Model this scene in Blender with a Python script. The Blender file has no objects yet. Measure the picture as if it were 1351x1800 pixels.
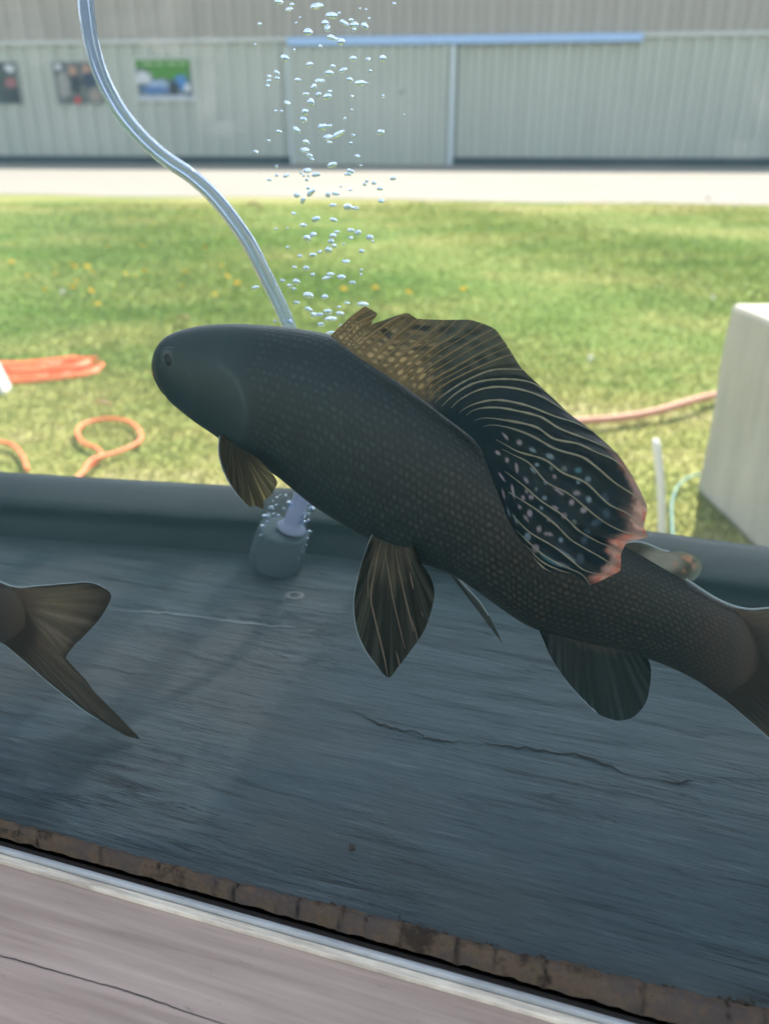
import bpy, math, random
import numpy as np
from mathutils import Vector, Matrix, noise as mnoise

sc = bpy.context.scene
COL = sc.collection
R = math.radians
random.seed(7)
rng = np.random.default_rng(7)

# ------------------------------------------------------------------ camera
FPX, HOR, CAMH = 1400.0, 235.0, 0.80          # focal length in photo pixels, horizon row, eye height
PITCH = math.atan((900 - HOR) / FPX)
cam = bpy.data.cameras.new('camera')
cam.sensor_fit = 'HORIZONTAL'
cam.sensor_width = 36.0
cam.lens = 36.0 * FPX / 1351.0
cam.clip_start, cam.clip_end = 0.01, 500
cam.dof.use_dof = True
cam.dof.focus_distance = 0.41
cam.dof.aperture_fstop = 9.8
camo = bpy.data.objects.new('camera', cam)
COL.objects.link(camo)
camo.location = (0, 0, CAMH)
camo.rotation_euler = (math.pi / 2 - PITCH, 0, 0)
sc.camera = camo

# ------------------------------------------------------------------ sky, sun, exposure
SUN_EL, SUN_AZ = 50.0, 68.0                   # azimuth measured from +X towards +Y: behind the tank, to the right
world = bpy.data.worlds.new('World')
sc.world = world
world.use_nodes = True
wn = world.node_tree.nodes
wl = world.node_tree.links
sky = wn.new('ShaderNodeTexSky')
sky.sky_type = 'NISHITA'
sky.sun_disc = False
sky.sun_elevation = R(SUN_EL)
sky.sun_rotation = R(90 - SUN_AZ)
sky.air_density = 1.2
sky.dust_density = 1.0
bg = wn['Background']
bg.inputs['Strength'].default_value = 0.12
hs = wn.new('ShaderNodeHueSaturation')
hs.inputs['Saturation'].default_value = 0.55
wl.new(sky.outputs[0], hs.inputs['Color'])
wl.new(hs.outputs[0], bg.inputs[0])
sl = bpy.data.lights.new('sun', 'SUN')
sl.energy = 4.0
sl.angle = R(0.53)
sl.color = (1.0, 0.95, 0.87)
so = bpy.data.objects.new('sun', sl)
COL.objects.link(so)
sdir = Vector((math.cos(R(SUN_AZ)) * math.cos(R(SUN_EL)), math.sin(R(SUN_AZ)) * math.cos(R(SUN_EL)), math.sin(R(SUN_EL))))
so.rotation_euler = sdir.to_track_quat('Z', 'Y').to_euler()
so.location = (4, 10, 12)
sc.view_settings.view_transform = 'Standard'
sc.view_settings.look = 'None'
sc.view_settings.gamma = 1
sc.view_settings.exposure = 1.6
sc.cycles.transparent_max_bounces = 24
sc.cycles.max_bounces = 10
sc.cycles.volume_bounces = 0

# ------------------------------------------------------------------ geometry helpers
cF = np.array([0, math.cos(PITCH), -math.sin(PITCH)])
cR = np.array([1.0, 0, 0])
cU = np.array([0, math.sin(PITCH), math.cos(PITCH)])
C0 = np.array([0, 0, CAMH])
E = np.array([math.cos(R(-16.8)), math.sin(R(-16.8)), 0])      # along the tank
N = np.array([-E[1], E[0], 0])                                  # into the tank


def ray(x, y):
    return cF * FPX + cR * (x - 675.5) + cU * (900 - y)


def at_z(x, y, z):
    d = ray(x, y)
    return C0 + d * ((z - CAMH) / d[2])


def at_n(x, y, n):
    d = ray(x, y)
    return C0 + d * (n / (d @ N))


def tank(s, n, z):
    return E * s + N * n + np.array([0, 0, z])


def link(name, me, mats=(), parent=None):
    o = bpy.data.objects.new(name, me)
    COL.objects.link(o)
    for m in (mats if isinstance(mats, (list, tuple)) else [mats]):
        me.materials.append(m)
    if parent is not None:
        o.parent = parent
    return o


def mesh(name, verts, faces, mats=(), parent=None, smooth=True, matidx=None, sharp=None):
    me = bpy.data.meshes.new(name)
    me.from_pydata([tuple(map(float, v)) for v in verts], [], faces)
    me.polygons.foreach_set('use_smooth', [smooth] * len(me.polygons))
    if matidx is not None:
        me.polygons.foreach_set('material_index', list(matidx))
    me.update()
    if sharp:
        me.set_sharp_from_angle(angle=R(sharp))
    return link(name, me, mats, parent)


def shift(o, p):
    """move the object's origin to p, keeping its mesh where it is"""
    p = Vector([float(q) for q in p])
    o.data.transform(Matrix.Translation(-p))
    o.location = p
    return o


def tag(o, label=None, cat=None, group=None, kind=None):
    if label: o['label'] = label
    if cat: o['category'] = cat
    if group: o['group'] = group
    if kind: o['kind'] = kind
    return o


def empty(name, loc):
    o = bpy.data.objects.new(name, None)
    COL.objects.link(o)
    o.location = Vector(loc)
    return o


def adopt(o, root):
    """parent o to root without moving it"""
    o.parent = root
    o.matrix_parent_inverse = Matrix.Translation(-Vector(root.location))
    return o


def grid_faces(nu, nv, wrap_v=False, flip=False):
    fs = []
    for i in range(nu - 1):
        for j in range(nv if wrap_v else nv - 1):
            a, b = i * nv + j, i * nv + (j + 1) % nv
            c, d = (i + 1) * nv + (j + 1) % nv, (i + 1) * nv + j
            fs.append((a, d, c, b) if flip else (a, b, c, d))
    return fs


def box_vf(o, ax, ay, az):
    """box from corner o spanned by three vectors"""
    o, ax, ay, az = map(np.array, (o, ax, ay, az))
    v = [o, o + ax, o + ax + ay, o + ay, o + az, o + ax + az, o + ax + ay + az, o + ay + az]
    return v, [(0, 3, 2, 1), (4, 5, 6, 7), (0, 1, 5, 4), (1, 2, 6, 5), (2, 3, 7, 6), (3, 0, 4, 7)]


def bevel(o, w, seg=2):
    m = o.modifiers.new('bevel', 'BEVEL')
    m.width, m.segments, m.limit_method = w, seg, 'ANGLE'
    return o


def catmull(pts, n):
    """resample a polyline with a Catmull-Rom curve at n points evenly spaced by length"""
    p = np.array(pts, float)
    if len(p) == 2:
        t = np.linspace(0, 1, n)[:, None]
        return p[0] * (1 - t) + p[1] * t
    q = np.vstack([2 * p[0] - p[1], p, 2 * p[-1] - p[-2]])
    out = []
    for i in range(1, len(q) - 2):
        for t in np.linspace(0, 1, 16, endpoint=False):
            out.append(0.5 * (2 * q[i] + (q[i + 1] - q[i - 1]) * t + (2 * q[i - 1] - 5 * q[i] + 4 * q[i + 1] - q[i + 2]) * t * t
                              + (3 * q[i] - q[i - 1] - 3 * q[i + 1] + q[i + 2]) * t ** 3))
    out.append(q[-2])
    return resample(np.array(out), n)


def resample(p, n):
    p = np.array(p, float)
    d = np.r_[0, np.cumsum(np.linalg.norm(np.diff(p, axis=0), axis=1))]
    t = np.linspace(0, d[-1], n)
    return np.stack([np.interp(t, d, p[:, k]) for k in range(p.shape[1])], 1)


def tube_vf(pts, rad, seg=10, cap=True):
    pts = np.array(pts, float)
    n = len(pts)
    rad = np.full(n, rad) if np.isscalar(rad) else np.array(rad)
    tan = np.gradient(pts, axis=0)
    tan /= np.linalg.norm(tan, axis=1)[:, None] + 1e-12
    up = np.array([0.13, -0.2, 0.97])
    v = []
    for i in range(n):
        a = np.cross(tan[i], up)
        if np.linalg.norm(a) < 1e-4: a = np.cross(tan[i], [1, 0, 0])
        a /= np.linalg.norm(a)
        b = np.cross(a, tan[i])
        for k in range(seg):
            ph = 2 * math.pi * k / seg
            v.append(pts[i] + rad[i] * (a * math.cos(ph) + b * math.sin(ph)))
    f = grid_faces(n, seg, True)
    if cap:
        f += [tuple(range(seg))[::-1], tuple((n - 1) * seg + k for k in range(seg))]
    return v, f


def join_vf(items):
    V, F = [], []
    for v, f in items:
        k = len(V)
        V += list(v)
        F += [tuple(i + k for i in q) for q in f]
    return V, F


def set_color(o, cols, name='paint'):
    me = o.data
    at = me.color_attributes.new(name, 'FLOAT_COLOR', 'POINT')
    c = np.ones((len(me.vertices), 4), np.float32)
    c[:, :3] = cols
    at.data.foreach_set('color', c.ravel())


def ss(a, b, x):
    t = np.clip((np.asarray(x, float) - a) / (b - a), 0, 1)
    return t * t * (3 - 2 * t)


# ------------------------------------------------------------------ material helpers
class Mat:
    def __init__(s, name):
        s.m = bpy.data.materials.new(name)
        s.m.use_nodes = True
        s.nt = s.m.node_tree
        s.nt.nodes.clear()
        s.out = s.nt.nodes.new('ShaderNodeOutputMaterial')

    def n(s, t, ins=None, **attr):
        nd = s.nt.nodes.new('ShaderNode' + t)
        for k, v in attr.items():
            setattr(nd, k, v)
        for k, v in (ins or {}).items():
            sock = nd.inputs[k]
            if hasattr(v, 'is_output'):
                s.nt.links.new(v, sock)
            elif hasattr(v, 'outputs'):
                s.nt.links.new(v.outputs[0], sock)
            else:
                if sock.type == 'RGBA' and len(v) == 3: v = (*v, 1)
                sock.default_value = v
        return nd

    def coord(s, kind='Object', scale=(1, 1, 1), rot=(0, 0, 0), loc=(0, 0, 0)):
        tc = s.n('TexCoord')
        return s.n('Mapping', {'Vector': tc.outputs[kind], 'Scale': scale, 'Rotation': rot, 'Location': loc})

    def noise(s, vec, scale, detail=5, rough=0.55, dist=0.0):
        return s.n('TexNoise', {'Vector': vec, 'Scale': scale, 'Detail': detail, 'Roughness': rough, 'Distortion': dist}).outputs[0]

    def ramp(s, fac, stops):
        nd = s.n('ValToRGB', {'Fac': fac})
        el = nd.color_ramp.elements
        while len(el) < len(stops): el.new(0.5)
        for e, (p, c) in zip(el, stops):
            e.position = p
            e.color = (c, c, c, 1) if np.isscalar(c) else (*c, 1)
        return nd.outputs[0]

    def math(s, op, a, b=0.0, c=None):
        ins = {0: a, 1: b}
        if c is not None: ins[2] = c
        return s.n('Math', ins, operation=op).outputs[0]

    def mix(s, f, a, b, mode='MIX'):
        nd = s.n('Mix', data_type='RGBA', blend_type=mode)
        for k, v in ((0, f), (6, a), (7, b)):
            if hasattr(v, 'is_output'): s.nt.links.new(v, nd.inputs[k])
            else: nd.inputs[k].default_value = v if np.isscalar(v) else (*v, 1)[:4]
        return nd.outputs[2]

    def bump(s, h, strength=0.3, dist=0.002, normal=None):
        ins = {'Height': h, 'Strength': strength, 'Distance': dist}
        if normal is not None: ins['Normal'] = normal
        return s.n('Bump', ins).outputs[0]

    def bsdf(s, color, rough=0.6, metal=0.0, spec=0.5, normal=None, **kw):
        ins = {'Base Color': color, 'Roughness': rough, 'Metallic': metal, 'Specular IOR Level': spec}
        if normal is not None: ins['Normal'] = normal
        ins.update(kw)
        return s.n('BsdfPrincipled', ins)

    def done(s, shader, vol=None):
        if shader is not None: s.nt.links.new(shader.outputs[0], s.out.inputs['Surface'])
        if vol is not None: s.nt.links.new(vol.outputs[0], s.out.inputs['Volume'])
        return s.m


def plain(name, color, rough=0.6, metal=0.0, var=0.15, scale=30.0, spec=0.4, bump=0.0):
    a = Mat(name)
    nz = a.noise(a.coord(), scale, 6)
    c = a.mix(nz, tuple(x * (1 - var) for x in color), tuple(min(1, x * (1 + var)) for x in color))
    return a.done(a.bsdf(c, rough, metal, spec, a.bump(nz, bump) if bump else None))


# ================================================================== THE SETTING
# ---- patches of lush, dry and bare lawn, shared by soil and blades
def lawn_color(a, gain=1.0):
    geo = a.n('NewGeometry')
    mp = a.n('Mapping', {'Vector': geo.outputs['Position'], 'Scale': (0.55, 1.0, 0.0)})
    n1 = a.noise(mp, 1.15, 4, 0.6, 0.4)
    mp2 = a.n('Mapping', {'Vector': geo.outputs['Position'], 'Scale': (1.2, 1.0, 0.0), 'Location': (3, 1, 0)})
    n2 = a.noise(mp2, 8.0, 4, 0.65)
    sep = a.n('SeparateXYZ', {0: geo.outputs['Position']})
    near = a.n('MapRange', {'Value': sep.outputs[1], 'From Min': 1.7, 'From Max': 3.9, 'To Min': 0.20, 'To Max': 0.0}).outputs[0]
    far = a.n('MapRange', {'Value': sep.outputs[1], 'From Min': 8.0, 'From Max': 11.5, 'To Min': 0.0, 'To Max': 0.16}).outputs[0]
    east = a.n('MapRange', {'Value': sep.outputs[0], 'From Min': -2.0, 'From Max': 3.0, 'To Min': -0.03, 'To Max': 0.05}).outputs[0]
    f = a.math('ADD', a.math('MULTIPLY', n1, 0.72), a.math('MULTIPLY', n2, 0.30))
    f = a.math('ADD', a.math('ADD', f, near), a.math('ADD', far, east))
    g = gain
    return a.ramp(f, [(0.40, (0.105 * g, 0.185 * g, 0.030 * g)), (0.53, (0.170 * g, 0.232 * g, 0.055 * g)),
                      (0.67, (0.29 * g, 0.295 * g, 0.095 * g)), (0.83, (0.44 * g, 0.39 * g, 0.22 * g))]), n2


a = Mat('lawn soil')
lc, n2 = lawn_color(a, 0.85)
m_soil = a.done(a.bsdf(lc, 0.95, 0, 0.1, a.bump(n2, 0.8, 0.02)))
ground = mesh('ground', [(-150, -100, 0), (150, -100, 0), (150, 250, 0), (-150, 250, 0)], [(0, 1, 2, 3)], m_soil, smooth=False)
tag(ground, kind='structure')

# ---- gravel road
a = Mat('pale gravel')
co = a.coord()
g1 = a.noise(co, 0.5, 6, 0.7)
g2 = a.noise(co, 25, 5, 0.8)
m_gravel = a.done(a.bsdf(a.mix(g1, (0.25, 0.235, 0.20), (0.35, 0.33, 0.285)), 0.95, 0, 0.1, a.bump(g2, 0.6, 0.02)))
P0, P1 = at_z(0, 287, 0), at_z(1351, 293, 0)          # foot of the facade
BX = (P1 - P0) / np.linalg.norm(P1 - P0)
BN = np.array([BX[1], -BX[0], 0.0])                   # out of the facade, towards the lawn
near = [at_z(x, y, 0) for x, y in [(0, 342), (330, 345), (675, 350), (1351, 361)]]
dn = (near[-1] - near[0]) / np.linalg.norm(near[-1] - near[0])
ednear = catmull([near[0] - dn * 40] + near + [near[-1] + dn * 40], 160)
ednear[:, 1] += np.array([0.22 * mnoise.noise(Vector((x * 0.7, 3, 0))) + 0.12 * mnoise.noise(Vector((x * 2.3, 9, 0))) for x in ednear[:, 0]])
xs_ = np.linspace(-34, 44, 200)
yn_ = np.interp(xs_, ednear[:, 0], ednear[:, 1])
yf_ = P0[1] + (xs_ - P0[0]) * BX[1] / BX[0] + 1.0
vs = [(x, y, 0.006) for x, y in zip(xs_, yn_)] + [(x, y, 0.006) for x, y in zip(xs_, yf_)]
road = mesh('gravel_road', vs, [(i, i + 1, 200 + i + 1, 200 + i) for i in range(199)], m_gravel, smooth=False)
tag(road, kind='structure')
bounce_yard = mesh('added_bounce_gravel', [(-20, -16, 0.006), (20, -16, 0.006), (20, 0.1, 0.006), (-20, 0.1, 0.006)], [(0, 1, 2, 3)], m_gravel, smooth=False)
tag(bounce_yard, kind='structure')  # unseen gravel added in front of the tank to bounce warm light

# ---- grass blades
a = Mat('grass blades')
lc, n2 = lawn_color(a, 1.0)
inf = a.n('Attribute', attribute_name='tone').outputs['Fac']
lc = a.mix(inf, lc, (0.30, 0.30, 0.09))
m_grass = a.done(a.n('MixShader', {0: 0.5, 1: a.bsdf(lc, 0.6, 0, 0.25).outputs[0], 2: a.n('BsdfTranslucent', {0: lc}).outputs[0]}))
NB = 130000
dist = 1.25 * (10.9 / 1.25) ** rng.random(NB)
xx = (rng.random(NB) * 2 - 1) * (0.60 * dist + 0.35)
edge = np.interp(xx, ednear[:, 0], ednear[:, 1])
keep = (dist < edge - 0.02 + 0.12 * rng.random(NB))
dist, xx = dist[keep], xx[keep]
NB = len(xx)
hgt = (0.013 + 0.017 * rng.random(NB)) * (0.45 + 0.55 * ss(1.8, 3.0, dist)) * (0.8 + 0.4 * np.sin(xx * 1.9 + dist * 0.7))
wid = 0.0016 + 0.0013 * dist * (0.5 + rng.random(NB))
ang = rng.random(NB) * 2 * math.pi
lean = hgt * (0.2 + 1.0 * rng.random(NB))
la = rng.random(NB) * 2 * math.pi
V = np.zeros((NB, 3, 3), np.float32)
V[:, 0] = np.stack([xx - np.cos(ang) * wid, dist - np.sin(ang) * wid, np.zeros(NB)], 1)
V[:, 1] = np.stack([xx + np.cos(ang) * wid, dist + np.sin(ang) * wid, np.zeros(NB)], 1)
V[:, 2] = np.stack([xx + np.cos(la) * lean, dist + np.sin(la) * lean, hgt], 1)
me = bpy.data.meshes.new('grass')
me.vertices.add(NB * 3)
me.vertices.foreach_set('co', V.ravel())
me.loops.add(NB * 3)
me.loops.foreach_set('vertex_index', np.arange(NB * 3, dtype=np.int32))
me.polygons.add(NB)
me.polygons.foreach_set('loop_start', np.arange(0, NB * 3, 3, dtype=np.int32))
me.update(calc_edges=True)
at = me.attributes.new('tone', 'FLOAT', 'POINT')
at.data.foreach_set('value', np.repeat((rng.random(NB) ** 2 * 0.55).astype(np.float32), 3))
tag(link('grass', me, m_grass), kind='stuff')

# ================================================================== METAL SHED
ZB = np.array([0, 0, 1.0])


def on_wall(x, y, out=0.0):
    d = ray(x, y)
    p0 = P0 + BN * out
    p = C0 + d * (((p0 - C0) @ BN) / (d @ BN))
    return (p - P0) @ BX, p[2]


def wall_pt(s, z, out=0.0):
    return P0 + BX * s + BN * out + ZB * z


def sheet(s0, s1, z0, z1, pitch, depth, out, prof=(0, 0.30, 0.42, 0.88, 1.0), hgt=(0, 0, 1, 1, 0)):
    """trapezoid-ribbed cladding"""
    ss_, oo = [], []
    k = math.floor(s0 / pitch)
    while k * pitch < s1:
        for p, h in zip(prof[:-1], hgt[:-1]):
            s = (k + p) * pitch
            if s0 <= s <= s1: ss_.append(s); oo.append(h * depth)
        k += 1
    ss_ = [s0] + ss_ + [s1]
    oo = [oo[0]] + oo + [oo[-1]]
    v = [wall_pt(s, z, out + o) for s, o in zip(ss_, oo) for z in (z0, z1)]
    return v, [(2 * i, 2 * i + 2, 2 * i + 3, 2 * i + 1) for i in range(len(ss_) - 1)]


def clad(name, c, rough=0.45):
    a = Mat(name)
    co = a.coord()
    n1 = a.noise(a.coord(scale=(1, 1, 0.15)), 1.2, 5, 0.6)
    n2 = a.noise(co, 9, 5)
    col = a.mix(n1, tuple(x * 0.88 for x in c), tuple(x * 1.1 for x in c))
    return a.done(a.bsdf(a.mix(a.math('MULTIPLY', n2, 0.15), col, (0.25, 0.24, 0.2)), rough, 0, 0.35))


m_lower = clad('pale green grey cladding', (0.455, 0.495, 0.455))
m_upper = clad('grey cladding', (0.37, 0.36, 0.335))
m_plinth = plain('dark plinth', (0.055, 0.075, 0.09), 0.8, var=0.3, scale=3)
m_rail = plain('sky tinted rail', (0.36, 0.54, 0.84), 0.35, 0.0, 0.08, 4)  # sky reflection on galvanised metal put into the base colour
m_trim = plain('pale trim', (0.50, 0.54, 0.53), 0.5)
m_post = plain('pale door post', (0.55, 0.64, 0.68), 0.4)
m_roof = plain('roof sheet', (0.3, 0.31, 0.31), 0.5)

shed = empty('metal_shed', P0)
tag(shed, 'long grey ribbed metal shed behind the white gravel road', 'building')
zt = 0.5 * (on_wall(300, 78)[1] + on_wall(1240, 55)[1])
zpl = on_wall(900, 276)[1]
SL, SR, HT = -9.0, 34.0, 5.0
adopt(mesh('wall', *sheet(SL, SR, zpl, zt, 0.46, 0.07, 0.0, (0, .5, .58, .92, 1), (0, 0, 1, 1, 0)), m_lower, smooth=False), shed)
adopt(mesh('upper_wall', *sheet(SL, SR, zt + 0.06, HT, 0.54, 0.06, 0.05, (0, .42, .5, .92, 1)), m_upper, smooth=False), shed)
adopt(mesh('plinth', *box_vf(wall_pt(SL, 0, -0.3), BX * (SR - SL), BN * 0.33, ZB * (zpl - 0.001)), m_plinth, smooth=False), shed)
adopt(mesh('trim', *box_vf(wall_pt(SL, zt - 0.04, 0.0), BX * (SR - SL), BN * 0.13, ZB * 0.10), m_trim, smooth=False), shed)
items = [box_vf(wall_pt(SL, 0, -12), BX * 0.15, BN * 11.98, ZB * HT), box_vf(wall_pt(SR - 0.15, 0, -12), BX * 0.15, BN * 11.98, ZB * HT),
         box_vf(wall_pt(SL + .15, 0, -12), BX * (SR - SL - .3), BN * 0.15, ZB * HT)]
adopt(mesh('side_wall', *join_vf(items), m_lower, smooth=False), shed)
rv = [wall_pt(SL - .3, HT, 0.12), wall_pt(SR + .3, HT, 0.12), wall_pt(SR + .3, HT + 1.3, -6), wall_pt(SL - .3, HT + 1.3, -6), wall_pt(SR + .3, HT, -12.3), wall_pt(SL - .3, HT, -12.3)]
rf = mesh('roof', rv, [(0, 1, 2, 3), (3, 2, 4, 5)], m_roof, smooth=False)
rf.modifiers.new('solid', 'SOLIDIFY').thickness = 0.08
adopt(rf, shed)
# sliding door on its long rail
dl, dr = on_wall(512, 180, 0.1)[0], on_wall(795, 180, 0.1)[0]
zr = 0.5 * (on_wall(520, 76, .16)[1] + on_wall(1120, 63, .16)[1])
zd = on_wall(650, 290, 0.1)[1]
door = mesh('sliding_door', *sheet(dl, dr, max(0.02, zd), zr - 0.1, 0.46, 0.06, 0.12, (0, .5, .58, .92, 1), (0, 0, 1, 1, 0)), m_lower, smooth=False)
adopt(door, shed)
for s in (dl, dr):
    p = mesh('door_post', *box_vf(wall_pt(s - 0.07, max(0.02, zd), 0.04), BX * (0.06 if s == dl else 0.12), BN * (0.16 if s == dl else 0.20), ZB * (zr - 0.12 - max(0.02, zd))), m_post, smooth=False)
    p.parent = door
r0, r1 = on_wall(505, 75, .16)[0], on_wall(1130, 63, .16)[0]
v, f = box_vf(wall_pt(r0, zr - 0.10, 0.06), BX * (r1 - r0), BN * 0.22, ZB * 0.20)
adopt(bevel(mesh('door_rail', v, f, m_rail, smooth=False), 0.05, 3), shed)

# ---- posters on the shed wall
a = Mat('poster print')
pc = a.n('Attribute', attribute_name='paint').outputs['Color']
m_print = a.done(a.bsdf(pc, 0.35, 0, 0.4))
m_board = plain('poster board', (0.55, 0.57, 0.55), 0.6)


def poster(px, label, bgc, blobs, border):
    (x0, y0, x1, y1) = px
    s0, z1 = on_wall(x0, y0, .1)
    s1, z0 = on_wall(x1, y1, .1)
    root = empty('poster', wall_pt((s0 + s1) / 2, z0, 0.05))
    tag(root, label, 'poster', 'posters on the shed wall')
    b = mesh('board', *box_vf(wall_pt(s0 - border, z0 - border, 0.045), BX * (s1 - s0 + 2 * border), BN * 0.04, ZB * (z1 - z0 + 2 * border)), m_board, smooth=False)
    adopt(b, root)
    nx, ny = 90, 60
    v, c = [], []
    for i in range(nx):
        for j in range(ny):
            u, w = i / (nx - 1), j / (ny - 1)
            v.append(wall_pt(s0 + (s1 - s0) * u, z0 + (z1 - z0) * w, 0.089))
            k = np.array(bgc) * (0.8 + 0.5 * mnoise.noise(Vector((u * 7, w * 5, x0))))
            for (bx, by, rx, ry, col) in blobs:
                d = ((u - bx) / rx) ** 2 + ((w - by) / ry) ** 2
                t = float(1 - ss(0.55, 1.35, d + 0.7 * mnoise.noise(Vector((u * 16, w * 11, bx * 9)))))
                k = k * (1 - t) + np.array(col) * t
            c.append(np.clip(k, 0.005, 1))
    o = mesh('print', v, grid_faces(nx, ny, flip=True), m_print)
    set_color(o, np.array(c))
    adopt(o, root)


skin, dk, wh = (0.42, 0.25, 0.19), (0.02, 0.03, 0.05), (0.55, 0.6, 0.65)
poster((236, 104, 340, 174), 'poster with a green heading over a photo of pale vehicles', (0.14, 0.19, 0.22),
       [(0.5, 0.90, 0.9, 0.17, (0.07, 0.22, 0.035)), (0.62, 0.66, 0.42, 0.16, (0.06, 0.24, 0.02)), (0.12, 0.55, 0.16, 0.16, wh), (0.38, 0.36, 0.20, 0.13, (0.30, 0.42, 0.6)),
        (0.30, 0.24, 0.26, 0.10, (0.07, 0.16, 0.4)), (0.80, 0.42, 0.13, 0.2, (0.06, 0.22, 0.5)), (0.66, 0.30, 0.09, 0.2, dk), (0.9, 0.3, .06, .12, wh), (0.5, 0.02, 0.9, 0.09, (0.45, 0.5, 0.6)),
        (0.24, 0.89, 0.09, 0.035, (0.3, 0.45, 0.25)), (0.45, 0.89, 0.08, 0.035, (0.3, 0.45, 0.25)), (0.66, 0.89, 0.09, 0.035, (0.3, 0.45, 0.25)), (0.85, 0.89, 0.06, 0.035, (0.3, 0.45, 0.25))], 0.05)
poster((90, 108, 186, 182), 'poster photo of two people in dark tops, left of the green one', (0.13, 0.15, 0.16),
       [(0.40, 0.78, 0.09, 0.12, skin), (0.42, 0.48, 0.14, 0.22, dk), (0.70, 0.80, 0.09, 0.12, skin), (0.73, 0.55, 0.14, 0.2, (0.02, 0.04, 0.09)), (0.12, 0.88, 0.07, 0.08, wh),
        (0.18, 0.45, 0.13, 0.3, (0.3, 0.3, 0.3)), (0.42, 0.10, 0.07, 0.09, (0.5, 0.05, 0.06)), (0.8, 0.2, 0.13, 0.2, (0.28, 0.24, 0.22))], 0.02)
poster((-52, 109, 38, 182), 'dark poster cut off at the left edge of the picture', (0.06, 0.09, 0.10),
       [(0.85, 0.85, 0.12, 0.1, wh), (0.82, 0.5, 0.13, 0.14, (0.3, 0.12, 0.14)), (0.9, 0.2, 0.2, 0.2, dk), (0.3, 0.6, 0.2, 0.3, (0.2, 0.22, 0.2))], 0.02)

# ================================================================== THINGS ON THE LAWN
# ---- concrete block
m_conc = None
a = Mat('weathered concrete')
co = a.coord()
n1 = a.noise(co, 3.0, 8, 0.7)
n2 = a.noise(co, 60, 5, 0.7)
vor = a.n('TexVoronoi', {'Vector': co, 'Scale': 45.0}).outputs['Distance']
pit = a.ramp(vor, [(0.05, 0.0), (0.16, 1.0)])
n3 = a.noise(a.coord(scale=(4, 4, .5)), 3.0, 5, .6)
cc = a.mix(n1, (0.40, 0.375, 0.32), (0.60, 0.57, 0.49))
cc = a.mix(a.ramp(n3, [(0.5, 0.0), (0.7, 0.6)]), cc, (0.33, 0.315, 0.275))
m_conc = a.done(a.bsdf(cc, 0.9, 0, 0.2, a.bump(a.math('ADD', n2, a.math('MULTIPLY', pit, 0.4)), 0.5, 0.006)))
b0 = at_z(1222, 862, 0)
b1 = at_z(1297, 936, 0)
d1 = (b1 - b0) / np.linalg.norm(b1 - b0)
d2 = np.array([-d1[1], d1[0], 0])
dd = ray(1275, 531)
t = np.linalg.norm(b0[:2]) / np.linalg.norm(dd[:2])
bh = CAMH + dd[2] * t
import bmesh
bm = bmesh.new()
v, f = box_vf(b0, d1 * 1.2, d2 * 0.62, ZB * bh)
bv = [bm.verts.new(x) for x in v]
for q in f: bm.faces.new([bv[i] for i in q])
bmesh.ops.subdivide_edges(bm, edges=bm.edges[:], cuts=24, use_grid_fill=True)
me = bpy.data.meshes.new('concrete_block')
bm.to_mesh(me)
bm.free()
for w in me.vertices:
    p = w.co
    w.co = p + Vector((mnoise.noise(p * 7), mnoise.noise(p * 7 + Vector((5, 0, 0))), mnoise.noise(p * 7 + Vector((0, 9, 0))))) * 0.006
blk = link('concrete_block', me, m_conc)
bevel(blk, 0.012, 2)
tag(shift(blk, b0), 'big grey concrete block standing on the lawn behind the tank', 'concrete block')

# ---- cords, hoses
m_orange = plain('orange cord', (0.80, 0.20, 0.07), 0.5, var=0.15)
m_hose = plain('faded pink brown hose', (0.50, 0.25, 0.17), 0.6, var=0.2)
m_green = plain('thin teal hose', (0.16, 0.30, 0.26), 0.5)
m_white = plain('white plastic', (0.80, 0.80, 0.78), 0.5, var=0.06)


def ground_tube(name, pxs, r, m, lift=0.0, n=70, z=None):
    p = catmull([at_z(x, y, r) for x, y in pxs], n)
    p[:, 2] += lift
    if z is not None: p[:, 2] += z(np.linspace(0, 1, n))
    return tube_vf(p, r, 10)


vf = ground_tube('c', [(140, 846), (152, 834), (172, 818), (179, 806), (170, 796), (148, 787), (137, 770), (146, 755), (168, 747), (196, 744), (224, 748), (242, 760), (249, 776), (240, 789), (214, 801), (186, 812), (164, 825), (146, 843), (120, 862)], 0.0058, m_orange, 0.014,
                 90, lambda t: 0.012 * np.exp(-((t - 0.88) / 0.05) ** 2))
o = mesh('orange_cord', *vf, m_orange)
tag(shift(o, o.data.vertices[0].co), 'orange cord curled into one open loop on the grass', 'cord', 'orange cords on the lawn')
vf = ground_tube('c', [(-60, 800), (-25, 784), (8, 786), (28, 794), (42, 812), (50, 835)], 0.0058, m_orange, 0.014, 50)
o = mesh('orange_cord', *vf, m_orange)
tag(shift(o, o.data.vertices[0].co), 'short bent end of orange cord beside the tank at the left edge', 'cord', 'orange cords on the lawn')
items = []
for i in range(22):
    k = random.uniform(-1, 1)
    e = random.uniform(-38, 10)
    y0 = 655 + k * 17
    pts = [(-230, y0 + 6 + random.uniform(-3, 3)), (-120, y0 + 4 + random.uniform(-4, 4)), (-20, y0 + random.uniform(-4, 4)), (60, 652 + k * 15 + random.uniform(-4, 4)),
           (118 + e * 0.2, 643 + k * 11), (168 + e, 641 + k * 9 + random.uniform(-3, 3))]
    if random.random() < 0.5:
        pts += [(158 + e, 650 + k * 8), (100, 656 + k * 12), (20, 660 + k * 14)]
    items.append(ground_tube('c', pts, 0.0058, m_orange, random.uniform(0, 0.028) * (1 - abs(k)) + 0.003, 60))
V, F = join_vf(items)
o = mesh('orange_cord', V, F, m_orange)
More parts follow.
